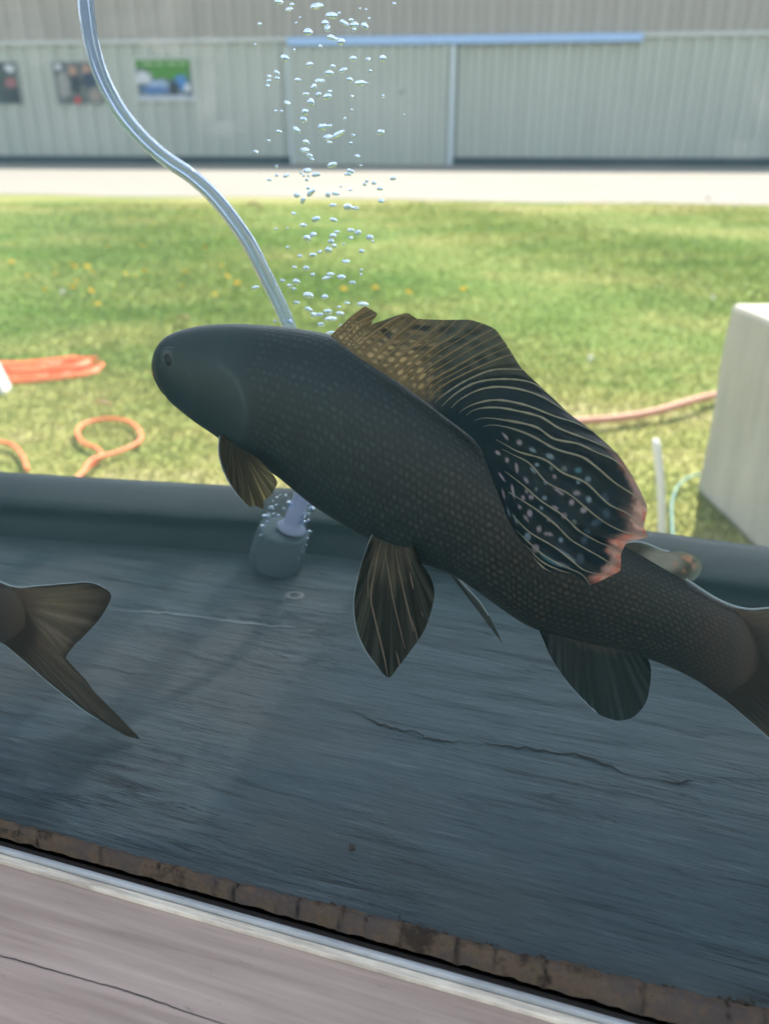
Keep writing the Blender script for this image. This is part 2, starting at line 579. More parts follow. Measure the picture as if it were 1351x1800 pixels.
tag(shift(o, at_z(0, 655, 0)), 'thick bundle of many orange cord strands lying on the lawn', 'cord', 'orange cords on the lawn')
vf = ground_tube('c', [(900, 768), (980, 760), (1045, 750), (1100, 742), (1160, 733), (1205, 722), (1245, 708), (1300, 692), (1400, 690)], 0.0125, m_hose, 0.022, 80, lambda t: 0.006 * np.sin(t * 14))
o = mesh('garden_hose', *vf, m_hose)
tag(shift(o, o.data.vertices[0].co), 'faded pinkish brown hose across the grass to the concrete block', 'hose')
g0 = b0 + np.array([-0.02, 0.0, 0])
vf = ground_tube('c', [(1183, 1000), (1178, 930), (1178, 900), (1186, 872), (1204, 854), (1230, 846), (1262, 852)], 0.003, m_green, 0.02, 60)
o = mesh('thin_hose', *vf, m_green)
tag(shift(o, o.data.vertices[0].co), 'thin teal hose bending round the foot of the concrete block', 'hose')
# white stake
sb = at_z(1170, 952, 0.0)
d = ray(1152, 772)
stp = C0 + d * ((np.linalg.norm(sb[:2]) + 0.03) / np.linalg.norm(d[:2]))
o = mesh('white_stake', *tube_vf(catmull([sb - [0, 0, .05], sb * 0.5 + stp * 0.5, stp], 20), np.r_[np.full(19, 0.0085), 0.006], 12), m_white)
tag(shift(o, sb), 'thin white stake leaning in the grass left of the concrete block', 'stake')
# white post at the left edge
q0 = at_z(9, 694, 0)
q1 = q0 + np.array([-0.05, 0.0, 0.27])
v = []
for p, w in ((q0, 0.07), (q1 + np.array([0, 0, -0.06]), 0.05)):
    v += [p, p + [-w, 0.0, 0], p + [-w, w, 0], p + [0, w, 0]]
o = mesh('white_post', v, [(0, 3, 2, 1), (4, 5, 6, 7), (0, 1, 5, 4), (1, 2, 6, 5), (2, 3, 7, 6), (3, 0, 4, 7)], m_white, smooth=False)
bevel(o, 0.008)
tag(shift(o, q0), 'white tapering post by the orange bundle at the left edge', 'post')

# ---- dandelions and dry leaves
m_yel = plain('dandelion yellow', (0.85, 0.62, 0.02), 0.7, var=0.2, scale=80)
m_seed = plain('seed head white', (0.72, 0.72, 0.68), 0.9)
m_stem = plain('flower stem', (0.12, 0.22, 0.05), 0.7)
m_leaf = plain('dry leaf', (0.55, 0.42, 0.24), 0.8, var=0.2)


def flower_mesh(ball):
    items, idx = [], []
    if ball:
        for k in range(60):
            y = 1 - 2 * (k + .5) / 60
            a_ = k * 2.39996
            d_ = np.array([math.cos(a_) * math.sqrt(1 - y * y), math.sin(a_) * math.sqrt(1 - y * y), y])
            c_ = np.array([0, 0, 0.07])
            s_ = np.cross(d_, [0.3, 0.2, 0.9]); s_ /= np.linalg.norm(s_)
            items.append(([c_ + d_ * .004, c_ + d_ * .022 + s_ * .005, c_ + d_ * .022 - s_ * .005], [(0, 1, 2)])); idx.append(0)
    else:
        for ring, (r_, z_, nn) in enumerate([(0.021, 0.052, 22), (0.016, 0.058, 18), (0.010, 0.061, 12)]):
            for k in range(nn):
                a_ = 2 * math.pi * (k + 0.5 * ring) / nn
                c_, s_ = math.cos(a_), math.sin(a_)
                w_ = 0.0032
                items.append(([(0, 0, 0.05), (c_ * r_ - s_ * w_, s_ * r_ + c_ * w_, z_), (c_ * r_ * 1.08, s_ * r_ * 1.08, z_ - .001), (c_ * r_ + s_ * w_, s_ * r_ - c_ * w_, z_)], [(0, 1, 2, 3)]))
                idx.append(0)
    st = tube_vf([(0.006, 0, -0.005), (0.002, 0.002, 0.03), (0, 0, 0.052 if not ball else 0.07)], 0.0016, 6)
    items.append(st)
    idx += [1] * len(st[1])
    return join_vf(items), idx


(VD, FD), ID = flower_mesh(False)
(VS, FS), IS = flower_mesh(True)
dand = mesh('dandelion', VD, FD, [m_yel, m_stem], matidx=ID, smooth=False)
seed = mesh('dandelion_clock', VS, FS, [m_seed, m_stem], matidx=IS, smooth=False)
YL = [(20, 460), (108, 467), (97, 485), (122, 467), (133, 466), (150, 469), (157, 480), (140, 497), (128, 510), (157, 511), (220, 483), (238, 488), (253, 480), (320, 503), (420, 500), (380, 522),
      (390, 470), (172, 537), (362, 437), (192, 432), (250, 432), (56, 488), (325, 480), (602, 507), (660, 509), (711, 516), (820, 512), (80, 513), (395, 485)]
for i, (x, y) in enumerate(YL):
    o = dand if i == 0 else dand.copy()
    if i: COL.objects.link(o)
    o.location = Vector(at_z(x, y + 10, 0))
    o.rotation_euler = (R(18 + random.uniform(-15, 15)), R(random.uniform(-15, 15)), random.uniform(0, 6))
    k = random.uniform(0.62, 0.95)
    o.scale = (k, k, k)
    tag(o, 'yellow dandelion in the lawn right of the air hose' if x > 500 else 'yellow dandelion in the lawn left of the air hose', 'dandelion', 'dandelions right of the hose' if x > 500 else 'dandelions left of the hose')
SLB = ['white dandelion seed head in the lawn between fin and concrete block', 'white dandelion seed head by the upper left corner of the concrete block', 'white seed head among the yellow dandelions on the left']
for i, (x, y) in enumerate([(1035, 640), (1250, 528), (112, 517)]):
    o = seed if i == 0 else seed.copy()
    if i: COL.objects.link(o)
    o.location = Vector(at_z(x, y + 10, 0))
    k = 0.62
    o.scale = (k, k, k)
    tag(o, SLB[i], 'seed head', 'dandelion seed heads')
lv, lf = [], []
for i in range(9):
    for j in range(5):
        u, w = i / 8, j / 4 - 0.5
        wd = math.sin(math.pi * min(1, u * 0.95 + 0.03)) ** 0.8 * 0.035
        lv.append((u * 0.10 - 0.05, w * wd * 2 * 0.6, 0.014 + 0.018 * (2 * w) ** 2 + 0.012 * math.sin(u * 4)))
leaf = mesh('dry_leaf', lv, grid_faces(9, 5), m_leaf)
LL = ['tan dry leaf on the grass in front of the fish snout', 'tan dry leaf on the grass just above the fish head', 'tan dry leaf near the gravel road beside the hose']
for i, (x, y, k) in enumerate([(183, 716, 0.55), (322, 566, 0.75), (448, 368, 1.9)]):
    o = leaf if i == 0 else leaf.copy()
    if i: COL.objects.link(o)
    o.location = Vector(at_z(x, y, 0.02))
    o.rotation_euler = (0.2, 0.1, [0.1, 2.6, 0.3][i])
    o.scale = (k, k, k)
    tag(o, LL[i], 'leaf', 'dry leaves on the lawn')

# ================================================================== THE TANK
ZF = CAMH - 0.32                                       # tank floor
NG = 0.2262                                            # inner face of the front pane
ZTOP = 0.905
S0, S1 = -0.75, 0.62
tk = empty('fish_tank', tank(0, 0.4, 0))
tag(tk, 'glass sided fish tank with black slate-like floor and metal front ledge', 'fish tank')

# floor
a = Mat('black slate floor')
rz = R(16.8)
geo = a.n('NewGeometry').outputs['Position']


def stretched(sx, sy, off=0.0):
    r_ = a.n('Mapping', {'Vector': geo, 'Rotation': (0, 0, R(16.0 + off))})
    return a.n('Mapping', {'Vector': r_, 'Scale': (sx, sy, 1)})


s1 = a.noise(stretched(13, 190), 1.0, 9, 0.7, 0.6)
s2 = a.noise(stretched(45, 650, 4), 1.0, 7, 0.7, 0.8)
s3 = a.noise(stretched(4, 7), 1.0, 5, 0.6)
s4 = a.noise(stretched(60, 80), 1.0, 4, 0.7)
col = a.ramp(a.math('ADD', a.math('MULTIPLY', s1, 0.6), a.math('MULTIPLY', s2, 0.4)), [(0.38, (0.010, 0.021, 0.027)), (0.46, (0.038, 0.064, 0.077)), (0.56, (0.062, 0.095, 0.110)), (0.66, (0.125, 0.160, 0.170))])
col = a.mix(a.ramp(s3, [(0.45, 0.0), (0.68, 0.55)]), col, (0.080, 0.078, 0.066))
col = a.mix(a.ramp(s4, [(0.70, 0.0), (0.76, 0.35)]), col, (0.16, 0.16, 0.15))
s5 = a.noise(stretched(5, 75, 2), 1.0, 6, 0.6, 0.6)
ln = a.ramp(a.math('ABSOLUTE', a.math('SUBTRACT', s5, 0.5)), [(0.0, 1.0), (0.014, 0.0)])
ln = a.math('MULTIPLY', ln, a.ramp(a.noise(stretched(9, 14), 1.0, 3, 0.6), [(0.42, 0.0), (0.6, 0.85)]))
col = a.mix(ln, col, (0.008, 0.012, 0.016))
hh = a.math('ADD', a.math('MULTIPLY', ln, -0.5), s1)
hh = a.math('ADD', hh, a.math('MULTIPLY', s2, 0.6))
m_floor = a.done(a.bsdf(col, 0.55, 0, 0.35, a.bump(hh, 0.8, 0.004)))
junc = catmull([tank(S0, 0.49, ZF), tank(-0.55, 0.495, ZF), at_z(0, 942, ZF), at_z(200, 957, ZF), at_z(460, 974, ZF), at_z(620, 982, ZF), at_z(1351, 1103, ZF), tank(S1, 0.545, ZF)], 60)
fl = [tank(s, NG + 0.0035, ZF) for s in np.linspace(S0, S1, 60)]
floor = mesh('floor_panel', fl + list(junc), [(i, i + 1, 61 + i, 60 + i) for i in range(59)], m_floor, smooth=False)
adopt(floor, tk)

m_black = plain('crack dark', (0.004, 0.005, 0.006), 0.9)


def ribbon(name, pxs, wpx, m, z, parent, n=60, jag=0.0):
    c = catmull([(x, y) for x, y in pxs], n)
    c[:, 1] += jag * np.array([mnoise.noise(Vector((x * .06, 1, 4))) for x in c[:, 0]])
    w = np.interp(np.linspace(0, 1, n), np.linspace(0, 1, len(wpx)), wpx)
    v = [at_z(x, y - q / 2, z) for (x, y), q in zip(c, w)] + [at_z(x, y + q / 2, z) for (x, y), q in zip(c, w)]
    o = mesh(name, v, [(i, n + i, n + i + 1, i + 1) for i in range(n - 1)], m, smooth=False)
    o.parent = parent
    return o


ribbon('crack', [(563, 1238), (600, 1242), (636, 1256), (665, 1274), (710, 1284), (742, 1290), (746, 1297), (790, 1304), (815, 1306), (840, 1306)], [.4, .7, 1.5, 4.5, 3, 2, 3.5, 1.5, .8], m_black, ZF + 0.0006, floor, 90, 6)
ribbon('crack', [(835, 1306), (880, 1311), (940, 1318), (985, 1326), (1010, 1326), (1050, 1339), (1085, 1354), (1104, 1364)], [.7, 2, 3.5, 4, 2.5, 5, 4.5, .8], m_black, ZF + 0.0006, floor, 90, 5)
ribbon('crack', [(1100, 1362), (1130, 1368), (1165, 1373), (1180, 1377), (1218, 1373)], [.6, 1, 1, 4, 2], m_black, ZF + 0.0006, floor, 60, 4)
m_scr = plain('pale scratch', (0.13, 0.16, 0.17), 0.6)
ribbon('scratch', [(190, 1072), (270, 1076), (350, 1084), (430, 1095), (520, 1103)], [1, 2.5, 2, 2.5, 1], m_scr, ZF + 0.0006, floor, 60, 3)
ring, nseg = [], 40
for i in range(nseg):
    t_ = 2 * math.pi * i / nseg
    for rr in (1.0, 0.72, 0.45):
        ring.append(at_z(517 + 17 * rr * math.cos(t_), 1047 + 7.5 * rr * math.sin(t_), ZF + 0.0007 + (0.0006 if rr == 0.72 else 0)))
o = mesh('bolt_ring', ring, [(i * 3 + k, ((i + 1) % nseg) * 3 + k, ((i + 1) % nseg) * 3 + k + 1, i * 3 + k + 1) for i in range(nseg) for k in (0, 1)], plain('worn ring', (0.09, 0.10, 0.10), 0.6))
o.parent = floor

# rear rim: inner wall up from the floor, rounded lip, top sloping away
a = Mat('black rim plastic')
gz = a.n('NewGeometry').outputs['Position']
n1 = a.noise(a.n('Mapping', {'Vector': gz, 'Rotation': (0, 0, R(16)), 'Scale': (1, 6, 4)}), 14, 6, 0.65)
m_rim = a.done(a.bsdf(a.ramp(n1, [(0.35, (0.006, 0.012, 0.013)), (0.7, (0.016, 0.027, 0.026))]), 0.42, 0, 0.22, a.bump(n1, 0.2, 0.002)))
# profile: (n from junction, z over floor)
lipz = lambda u: 0.043
prof = [(0.0, -0.004), (0.005, 0.004), (0.010, 0.012), (0.011, 0.0235), (0.006, 0.0255), (0.001, 0.0275), (0.0005, 0.0295), (0.003, 0.0318), (0.010, 0.0345), (0.022, 0.0382), (0.036, 0.0412), (0.046, 0.0415), (0.052, 0.038), (0.054, 0.02), (0.054, -0.06)]
rv = []
for p in junc:
    for (dn_, dz) in prof:
        rv.append(p + N * dn_ + ZB * dz)
o = mesh('rear_rim', rv, grid_faces(60, len(prof), flip=True), m_rim)
adopt(o, tk)

# front: seal bead, dark gasket, trim strip, ledge
a = Mat('old brown sealant')
gz = a.n('NewGeometry').outputs['Position']
n1 = a.noise(gz, 90, 7, 0.7)
n2 = a.noise(gz, 45, 6, 0.7)
crk = a.n('Attribute', attribute_name='crack').outputs['Fac']
sc_ = a.ramp(n2, [(0.36, (0.035, 0.025, 0.018)), (0.47, (0.145, 0.098, 0.064)), (0.58, (0.095, 0.075, 0.07)), (0.72, (0.20, 0.125, 0.072))])
sc_ = a.mix(a.math('MULTIPLY', n1, 0.6), sc_, (0.045, 0.033, 0.025))
sc_ = a.mix(crk, sc_, (0.012, 0.010, 0.009))
m_seal = a.done(a.bsdf(sc_, 0.85, 0, 0.2, a.bump(n1, 0.8, 0.003)))
seal_top = catmull([(x, y) for x, y in [(-500, 1335), (0, 1457), (150, 1488), (300, 1527), (450, 1566), (600, 1603), (720, 1632), (850, 1665), (1000, 1702), (1150, 1738), (1351, 1778), (1700, 1850)]], 400)
NS = 900
sv, cr = [], []
tops = np.array([at_z(x, y, ZF) @ E for x, y in seal_top]), np.array([at_z(x, y, ZF) @ N for x, y in seal_top])
slist = np.linspace(S0, S1, NS)
nt_ = np.interp(slist, tops[0], tops[1])
crs = [at_z(x, y, ZF) @ E for x, y in [(30, 1475), (62, 1485), (172, 1515), (278, 1538), (372, 1572), (412, 1570), (490, 1588), (517, 1610), (601, 1620), (648, 1632), (705, 1650), (803, 1680), (868, 1690), (957, 1712), (1128, 1750), (1275, 1780), (1340, 1795)]]
for i, s in enumerate(slist):
    wob = 0.0012 * mnoise.noise(Vector((s * 220, 3, 0))) + 0.0012 * mnoise.noise(Vector((s * 60, 0, 0))) + 0.0015 * mnoise.noise(Vector((s * 18, 5, 0)))
    nb = nt_[i] + wob + 0.0006
    r_ = max(0.006, nb - NG)
    for k in range(15):
        u = k / 14
        nn = NG + 0.0002 + r_ * (1 - u) ** 1.15
        zz = ZF - 0.001 + 0.0062 * math.sin(math.pi * (0.06 + 0.88 * u)) ** 0.8 - 0.0045 * u ** 4
        g = 0.0
        for q, c_ in enumerate(crs):
            off = (s - c_) + 0.002 * mnoise.noise(Vector((u * 3, q * 7.7, 0)))
            if abs(off) < 0.006: g = max(g, math.exp(-(off / (0.0005 + 0.0003 * (q % 3))) ** 2) * (0.6 + 0.4 * (q % 2)))
        zz += 0.0012 * mnoise.noise(Vector((s * 120, u * 6, 2))) - 0.0012 * g + 0.0008 * mnoise.noise(Vector((s * 300, u * 9, 6)))
        sv.append(tank(s, nn, zz))
        cr.append(g)
seal = mesh('seal', sv, grid_faces(NS, 15, flip=True), m_seal)
at = seal.data.attributes.new('crack', 'FLOAT', 'POINT')
at.data.foreach_set('value', np.array(cr, np.float32))
adopt(seal, tk)
m_mud = plain('mud crumbs', (0.05, 0.042, 0.032), 0.95, var=0.5, scale=200)
items = []


def blob(p, r, seed):
    v, f = [], []
    nu, nv = 7, 8
    for i in range(nu):
        for j in range(nv):
            th, ph = math.pi * i / (nu - 1), 2 * math.pi * j / nv
            d_ = Vector((math.sin(th) * math.cos(ph), math.sin(th) * math.sin(ph), math.cos(th) * 0.6))
            v.append(np.array(p) + np.array(d_) * r * (1 + 0.5 * mnoise.noise(d_ * 1.7 + Vector((seed, 0, 0)))))
    return v, grid_faces(nu, nv, True)


for i in range(420):
    cx = random.choice([120, 95, 185, 15, 30, 545, 560, 575, 590, 615, 705, 715, 755, 760, 870, 960, 1000, 1040, 1060, 1180, 1290]) + random.gauss(0, 16)
    s = at_z(cx, np.interp(cx, seal_top[:, 0], seal_top[:, 1]), ZF) @ E
    nn = np.interp(s, tops[0], tops[1]) + abs(random.gauss(0, 0.0012)) - 0.0012
    items.append(blob(tank(s, nn, ZF + random.uniform(0.0, 0.0022)), random.uniform(0.0003, 0.0013), i))
V, F = join_vf(items)
o = mesh('mud_crumbs', V, F, m_mud)
o['kind'] = 'stuff'
o.parent = seal

m_gask = plain('black gasket', (0.020, 0.016, 0.013), 0.7)
ZL = ZF - 0.010
adopt(mesh('gasket', *box_vf(tank(S0, 0.2237, ZL - 0.02), E * (S1 - S0), N * 0.0024, ZB * 0.0235), m_gask, smooth=False), tk)


def metal(name, ca, cb, sx, sy, rough, met, edge=False):
    a_ = Mat(name)
    g_ = a_.n('NewGeometry').outputs['Position']
    r_ = a_.n('Mapping', {'Vector': g_, 'Rotation': (0, 0, R(16.8))})
    n1_ = a_.noise(a_.n('Mapping', {'Vector': r_, 'Scale': (sx, sy, 40)}), 1.0, 7, 0.6, 0.3)
    n2_ = a_.noise(a_.n('Mapping', {'Vector': r_, 'Scale': (sx * .5, sy * .18, 10)}), 1.0, 4, 0.6)
    n3_ = a_.noise(a_.n('Mapping', {'Vector': r_, 'Scale': (60, 300, 60)}), 1.0, 4, 0.7)
    c_ = a_.mix(a_.ramp(a_.math('ADD', a_.math('MULTIPLY', n1_, 0.6), a_.math('MULTIPLY', n2_, 0.4)), [(0.33, 0.0), (0.66, 1.0)]), ca, cb)
    c_ = a_.mix(a_.ramp(n3_, [(0.66, 0.0), (0.76, 0.6)]), c_, tuple(x * 0.45 for x in ca))
    return a_.done(a_.bsdf(c_, rough, met, 0.5, a_.bump(n1_, 0.12, 0.001)))


m_ledge = metal('brushed pinkish metal', (0.25, 0.178, 0.142), (0.50, 0.378, 0.315), 7, 170, 0.5, 0.0)
m_strip = metal('bright bare aluminium', (0.26, 0.27, 0.27), (0.56, 0.58, 0.58), 20, 200, 0.5, 0.0)
m_cream = metal('worn cream edge', (0.36, 0.30, 0.24), (0.95, 0.85, 0.68), 40, 500, 0.6, 0.0)
led = mesh('ledge', *box_vf(tank(S0, -0.06, ZL - 0.03), E * (S1 - S0), N * (0.2171 + 0.06), ZB * 0.029), m_ledge, smooth=False)
adopt(led, tk)
for nm, n0, w, h, m in (('trim_strip', 0.2212, 0.0024, 0.0042, m_strip), ('worn_edge', 0.2172, 0.0038, 0.0018, m_cream)):
    o = mesh(nm, *box_vf(tank(S0, n0, ZL - 0.03), E * (S1 - S0), N * w, ZB * (0.03 + h)), m, smooth=False)
    bevel(o, 0.0007, 2)
    adopt(o, tk)
# scratch line scored in the ledge
zl = ZL - 0.0007
for pxs, w in (([(-60, 1667), (0, 1680), (120, 1714), (230, 1745), (330, 1780), (460, 1822)], [1.5, 2.5, 2, 3, 2, 1.5]), ([(368, 1697), (371, 1712)], [2, 1])):
    o = ribbon('score_mark', pxs, w, plain('score dark', (0.05, 0.04, 0.04), 0.7), zl, led, 50, 2)

# panes: clear sheets
a = Mat('clear tank glass')
m_glass = a.done(a.n('BsdfTransparent', {0: (0.980, 0.990, 0.987)}))
adopt(mesh('front_pane', *box_vf(tank(S0, 0.2243, ZF - 0.0035), E * (S1 - S0), N * 0.0018, ZB * (ZTOP - ZF + 0.0035)), m_glass, smooth=False), tk)
adopt(mesh('rear_pane', *box_vf(tank(S0, 0.605, ZF - 0.02), E * (S1 - S0), N * 0.006, ZB * (ZTOP - ZF)), m_glass, smooth=False), tk)
a = Mat('painted glass reflection')  # faint reflections in the pane, painted as pale translucent patches
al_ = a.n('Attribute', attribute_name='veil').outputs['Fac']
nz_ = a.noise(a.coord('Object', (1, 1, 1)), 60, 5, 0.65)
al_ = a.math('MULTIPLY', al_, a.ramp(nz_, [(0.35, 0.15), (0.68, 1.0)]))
m_reflection = a.done(a.n('MixShader', {0: al_, 1: a.n('BsdfTransparent').outputs[0], 2: a.n('BsdfDiffuse', {0: (0.85, 0.80, 0.76, 1)}).outputs[0]}))
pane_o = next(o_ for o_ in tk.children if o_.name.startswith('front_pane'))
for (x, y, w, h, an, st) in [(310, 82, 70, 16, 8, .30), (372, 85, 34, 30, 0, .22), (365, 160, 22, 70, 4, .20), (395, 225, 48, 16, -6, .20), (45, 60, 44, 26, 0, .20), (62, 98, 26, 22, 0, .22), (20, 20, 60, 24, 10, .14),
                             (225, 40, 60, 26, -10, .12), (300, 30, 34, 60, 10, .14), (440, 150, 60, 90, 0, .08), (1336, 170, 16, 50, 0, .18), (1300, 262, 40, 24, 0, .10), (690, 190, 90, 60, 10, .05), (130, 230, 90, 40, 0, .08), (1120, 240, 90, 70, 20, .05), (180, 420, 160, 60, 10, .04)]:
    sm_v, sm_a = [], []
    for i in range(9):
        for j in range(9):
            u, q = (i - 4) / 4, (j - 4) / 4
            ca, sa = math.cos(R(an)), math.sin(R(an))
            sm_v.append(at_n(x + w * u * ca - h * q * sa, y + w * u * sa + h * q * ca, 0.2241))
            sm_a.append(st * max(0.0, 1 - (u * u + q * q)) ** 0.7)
    sm = mesh('reflection_patch', sm_v, grid_faces(9, 9), m_reflection, pane_o)
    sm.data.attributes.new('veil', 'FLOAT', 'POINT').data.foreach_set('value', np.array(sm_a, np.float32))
# stand, ends and lid; lid and canopy unseen, added to shade the tank
m_dark = plain('dark stand', (0.03, 0.032, 0.035), 0.6)
adopt(mesh('stand', *box_vf(tank(S0, 0.02, 0.0), E * (S1 - S0), N * 0.58, ZB * (ZL - 0.0305)), m_dark, smooth=False), tk)
for s in (S0 - 0.02, S1):
    adopt(mesh('end_wall', *box_vf(tank(s, NG - 0.02, ZL - 0.03), E * 0.02, N * 0.42, ZB * (ZTOP + 0.0 - ZL + 0.03)), m_dark, smooth=False), tk)
a = Mat('milky sun softener')  # unseen canopy added to cut and diffuse the sun over the tank
m_shade = a.done(a.n('MixShader', {0: 0.92, 1: a.n('BsdfTransparent', {0: (0.95, 0.97, 1.0, 1)}).outputs[0], 2: a.n('BsdfTranslucent', {0: (0.72, 0.75, 0.76, 1)}).outputs[0]}))
a = Mat('milky added lid')
m_added_lid = a.done(a.n('MixShader', {0: 0.6, 1: a.n('BsdfTransparent', {0: (0.95, 0.97, 1.0, 1)}).outputs[0], 2: a.n('BsdfTranslucent', {0: (0.72, 0.75, 0.76, 1)}).outputs[0]}))
a = Mat('thin sun softener')
m_shade2 = a.done(a.n('MixShader', {0: 0.64, 1: a.n('BsdfTransparent', {0: (0.95, 0.97, 1.0, 1)}).outputs[0], 2: a.n('BsdfTranslucent', {0: (0.72, 0.75, 0.76, 1)}).outputs[0]}))
SC = -0.115  # added sheets meet here; the left one lets more sun through
adopt(mesh('added_shade_sheet', *box_vf(tank(SC, 0.42, 1.30), E * (S1 + 0.3 - SC), N * 1.05, ZB * 0.006), m_shade, smooth=False), tk)
adopt(mesh('added_shade_sheet', *box_vf(tank(S0 - 0.3, 0.42, 1.30), E * (SC - 0.00005 - S0 + 0.3), N * 1.05, ZB * 0.006), m_shade2, smooth=False), tk)
for c_, w_ in ((-0.205, 0.022), (-0.268, 0.030), (-0.385, 0.024), (-0.46, 0.024), (-0.60, 0.024)):  # unseen ribs added to cast the shadow bands on the floor
    adopt(mesh('added_shade_rib', *box_vf(tank(c_ - w_ / 2, 0.42, 1.275), E * w_, N * 1.05, ZB * 0.0245), m_dark, smooth=False), tk)
for s in (S0 - 0.02, S1):
    adopt(mesh('added_shade_bracket', *box_vf(tank(s, 0.50, ZTOP + 0.032), E * 0.02, N * 0.04, ZB * (1.299 - ZTOP - 0.032)), m_dark, smooth=False), tk)
adopt(mesh('added_lid', *box_vf(tank(S0 - 0.02, NG - 0.02, ZTOP + 0.001), E * (S1 - S0 + 0.04), N * 0.385, ZB * 0.004), m_added_lid, smooth=False), tk)  # unseen lid added to shade the ledge and diffuse light

# water; its haze also stands in for the sky veil on the glass
a = Mat('water with glass veil')
m_water = a.done(None, a.n('VolumePrincipled', {'Color': (0.42, 0.77, 0.76, 1), 'Density': 0.48, 'Anisotropy': 0.25, 'Absorption Color': (0.55, 0.78, 0.82, 1)}))
wv, wf = box_vf(tank(S0 + .001, NG, ZF - 0.003), E * (S1 - S0 - .002), N * (0.603 - NG), ZB * (ZTOP - 0.012 - ZF))
water = mesh('water', wv, wf, m_water, smooth=False)
tag(shift(water, tank(0, 0.4, ZF)), kind='structure')

# specks on the outside of the pane
m_speck = plain('speck', (0.02, 0.02, 0.02), 0.8)
for (x, y, w, h, an, lb) in [(706, 161, 6.5, 1.3, -25, 'tiny dark sliver stuck on the glass before the grey shed'), (1244, 348, 2.8, 3.0, 0, 'tiny dark speck stuck on the glass before the white gravel')]:
    v, f = blob((0, 0, 0), 1.0, x)
    c_ = at_n(x, y, 0.2240)
    k = 0.225 / FPX
    vv = []
    for p in v:
        q = np.array([p[0] * w, p[2] * h])
        ca, sa = math.cos(R(-an)), math.sin(R(-an))
        vv.append(c_ + (E * (q[0] * ca - q[1] * sa) + ZB * (q[0] * sa + q[1] * ca)) * k + N * p[1] * 0.0003)
    tag(shift(mesh('glass_speck', vv, f, m_speck), c_), lb, 'speck')
# pebble lying on the floor
c_ = at_z(618, 1490, ZF + 0.0008)
tag(shift(mesh('pebble', *blob(c_, 0.0016, 3), m_mud), c_), 'small dark crumb lying alone on the tank floor', 'pebble')

# ================================================================== AIR STONE, HOSE, BUBBLES
NA = float(at_z(492, 1000, ZF) @ N)                    # plane of the air line
a = Mat('grey porous stone')
co = a.coord()
n1 = a.noise(co, 400, 5, 0.7)
m_stone = a.done(a.bsdf(a.mix(n1, (0.035, 0.058, 0.068), (0.11, 0.145, 0.155)), 0.9, 0, 0.2, a.bump(n1, 0.9, 0.002)))
a = Mat('milky nozzle')
m_noz = a.done(a.n('MixShader', {0: 0.5, 1: a.bsdf((0.36, 0.41, 0.52), 0.3, 0, 0.5).outputs[0], 2: a.n('BsdfTranslucent', {0: (0.48, 0.53, 0.68, 1)}).outputs[0]}))
A0, A1 = at_n(483, 990, NA), at_n(498, 928, NA)
ax = (A1 - A0) / np.linalg.norm(A1 - A0)
rs = 46 * np.linalg.norm(A0 - C0) / np.linalg.norm(ray(483, 990))
stone = empty('air_stone', A0 - ZB * 0.0)
tag(stone, 'grey cylindrical air stone on the tank floor giving off bubbles', 'air stone')
L = np.linalg.norm(A1 - A0)
pr = [(-0.02, 0.3), (-0.02, 0.85), (0.02, 0.97), (0.10, 1.02), (0.5, 1.0), (0.88, 0.93), (0.94, 0.90), (0.97, 0.84), (1.00, 0.55), (1.02, 0.30), (1.03, 0.1)]
u_ = np.cross(ax, cF); u_ /= np.linalg.norm(u_)
w_ = np.cross(u_, ax)
sv = []
for (t_, r_) in pr:
    for k in range(40):
        ph = 2 * math.pi * k / 40
        sv.append(A0 + ax * (t_ * L) + rs * r_ * (u_ * math.cos(ph) + w_ * math.sin(ph)) * (1 + 0.012 * mnoise.noise(Vector((math.cos(ph) * 3, math.sin(ph) * 3, t_ * 4)))))
adopt(mesh('body', sv, grid_faces(len(pr), 40, True), m_stone), stone)
kk = np.linalg.norm(A0 - C0) / np.linalg.norm(ray(483, 990))
npts = catmull([at_n(512, 928, NA), at_n(519, 905, NA), at_n(526, 885, NA), at_n(536, 856, NA), at_n(541, 835, NA)], 30)
adopt(mesh('nozzle', *tube_vf(npts, np.interp(np.linspace(0, 1, 30), [0, .12, .3, .8, 1], [26, 16, 15, 13, 12]) * kk, 20), m_noz), stone)

hose_px = [(541, 835), (545, 790), (543, 720), (533, 650), (510, 580), (497, 548), (484, 520), (462, 476), (440, 432), (412, 390), (375, 344), (335, 308), (295, 281), (258, 250), (222, 210), (196, 170), (175, 125), (161, 75), (153, 25), (149, -20), (147, -80)]
hp = catmull([at_n(x, y, NA) for x, y in hose_px], 180)


def glassy(name, ior, col, rough=0.0):
    a_ = Mat(name)
    g_ = a_.n('BsdfGlass', {'Color': (*col, 1), 'Roughness': rough, 'IOR': ior})
    return a_.done(g_)


a = Mat('clear silicone hose')
m_tube = a.done(a.n('MixShader', {0: 0.34, 1: a.n('BsdfGlass', {'Color': (0.80, 0.87, 0.96, 1), 'Roughness': 0.05, 'IOR': 1.12}).outputs[0], 2: a.n('BsdfTranslucent', {0: (0.30, 0.38, 0.54, 1)}).outputs[0]}))
m_bore = glassy('air in the hose', 0.74, (0.96, 0.97, 1.0))
hose = mesh('air_hose', *tube_vf(hp, 10.8 * kk, 24), m_tube)
bore = mesh('bore', *tube_vf(hp, 5.2 * kk, 20), m_bore)
tag(shift(hose, hp[0]), 'clear plastic air hose curving down behind the fish', 'hose')
adopt(bore, hose)
bore.matrix_parent_inverse = Matrix.Translation(-Vector(hp[0]))

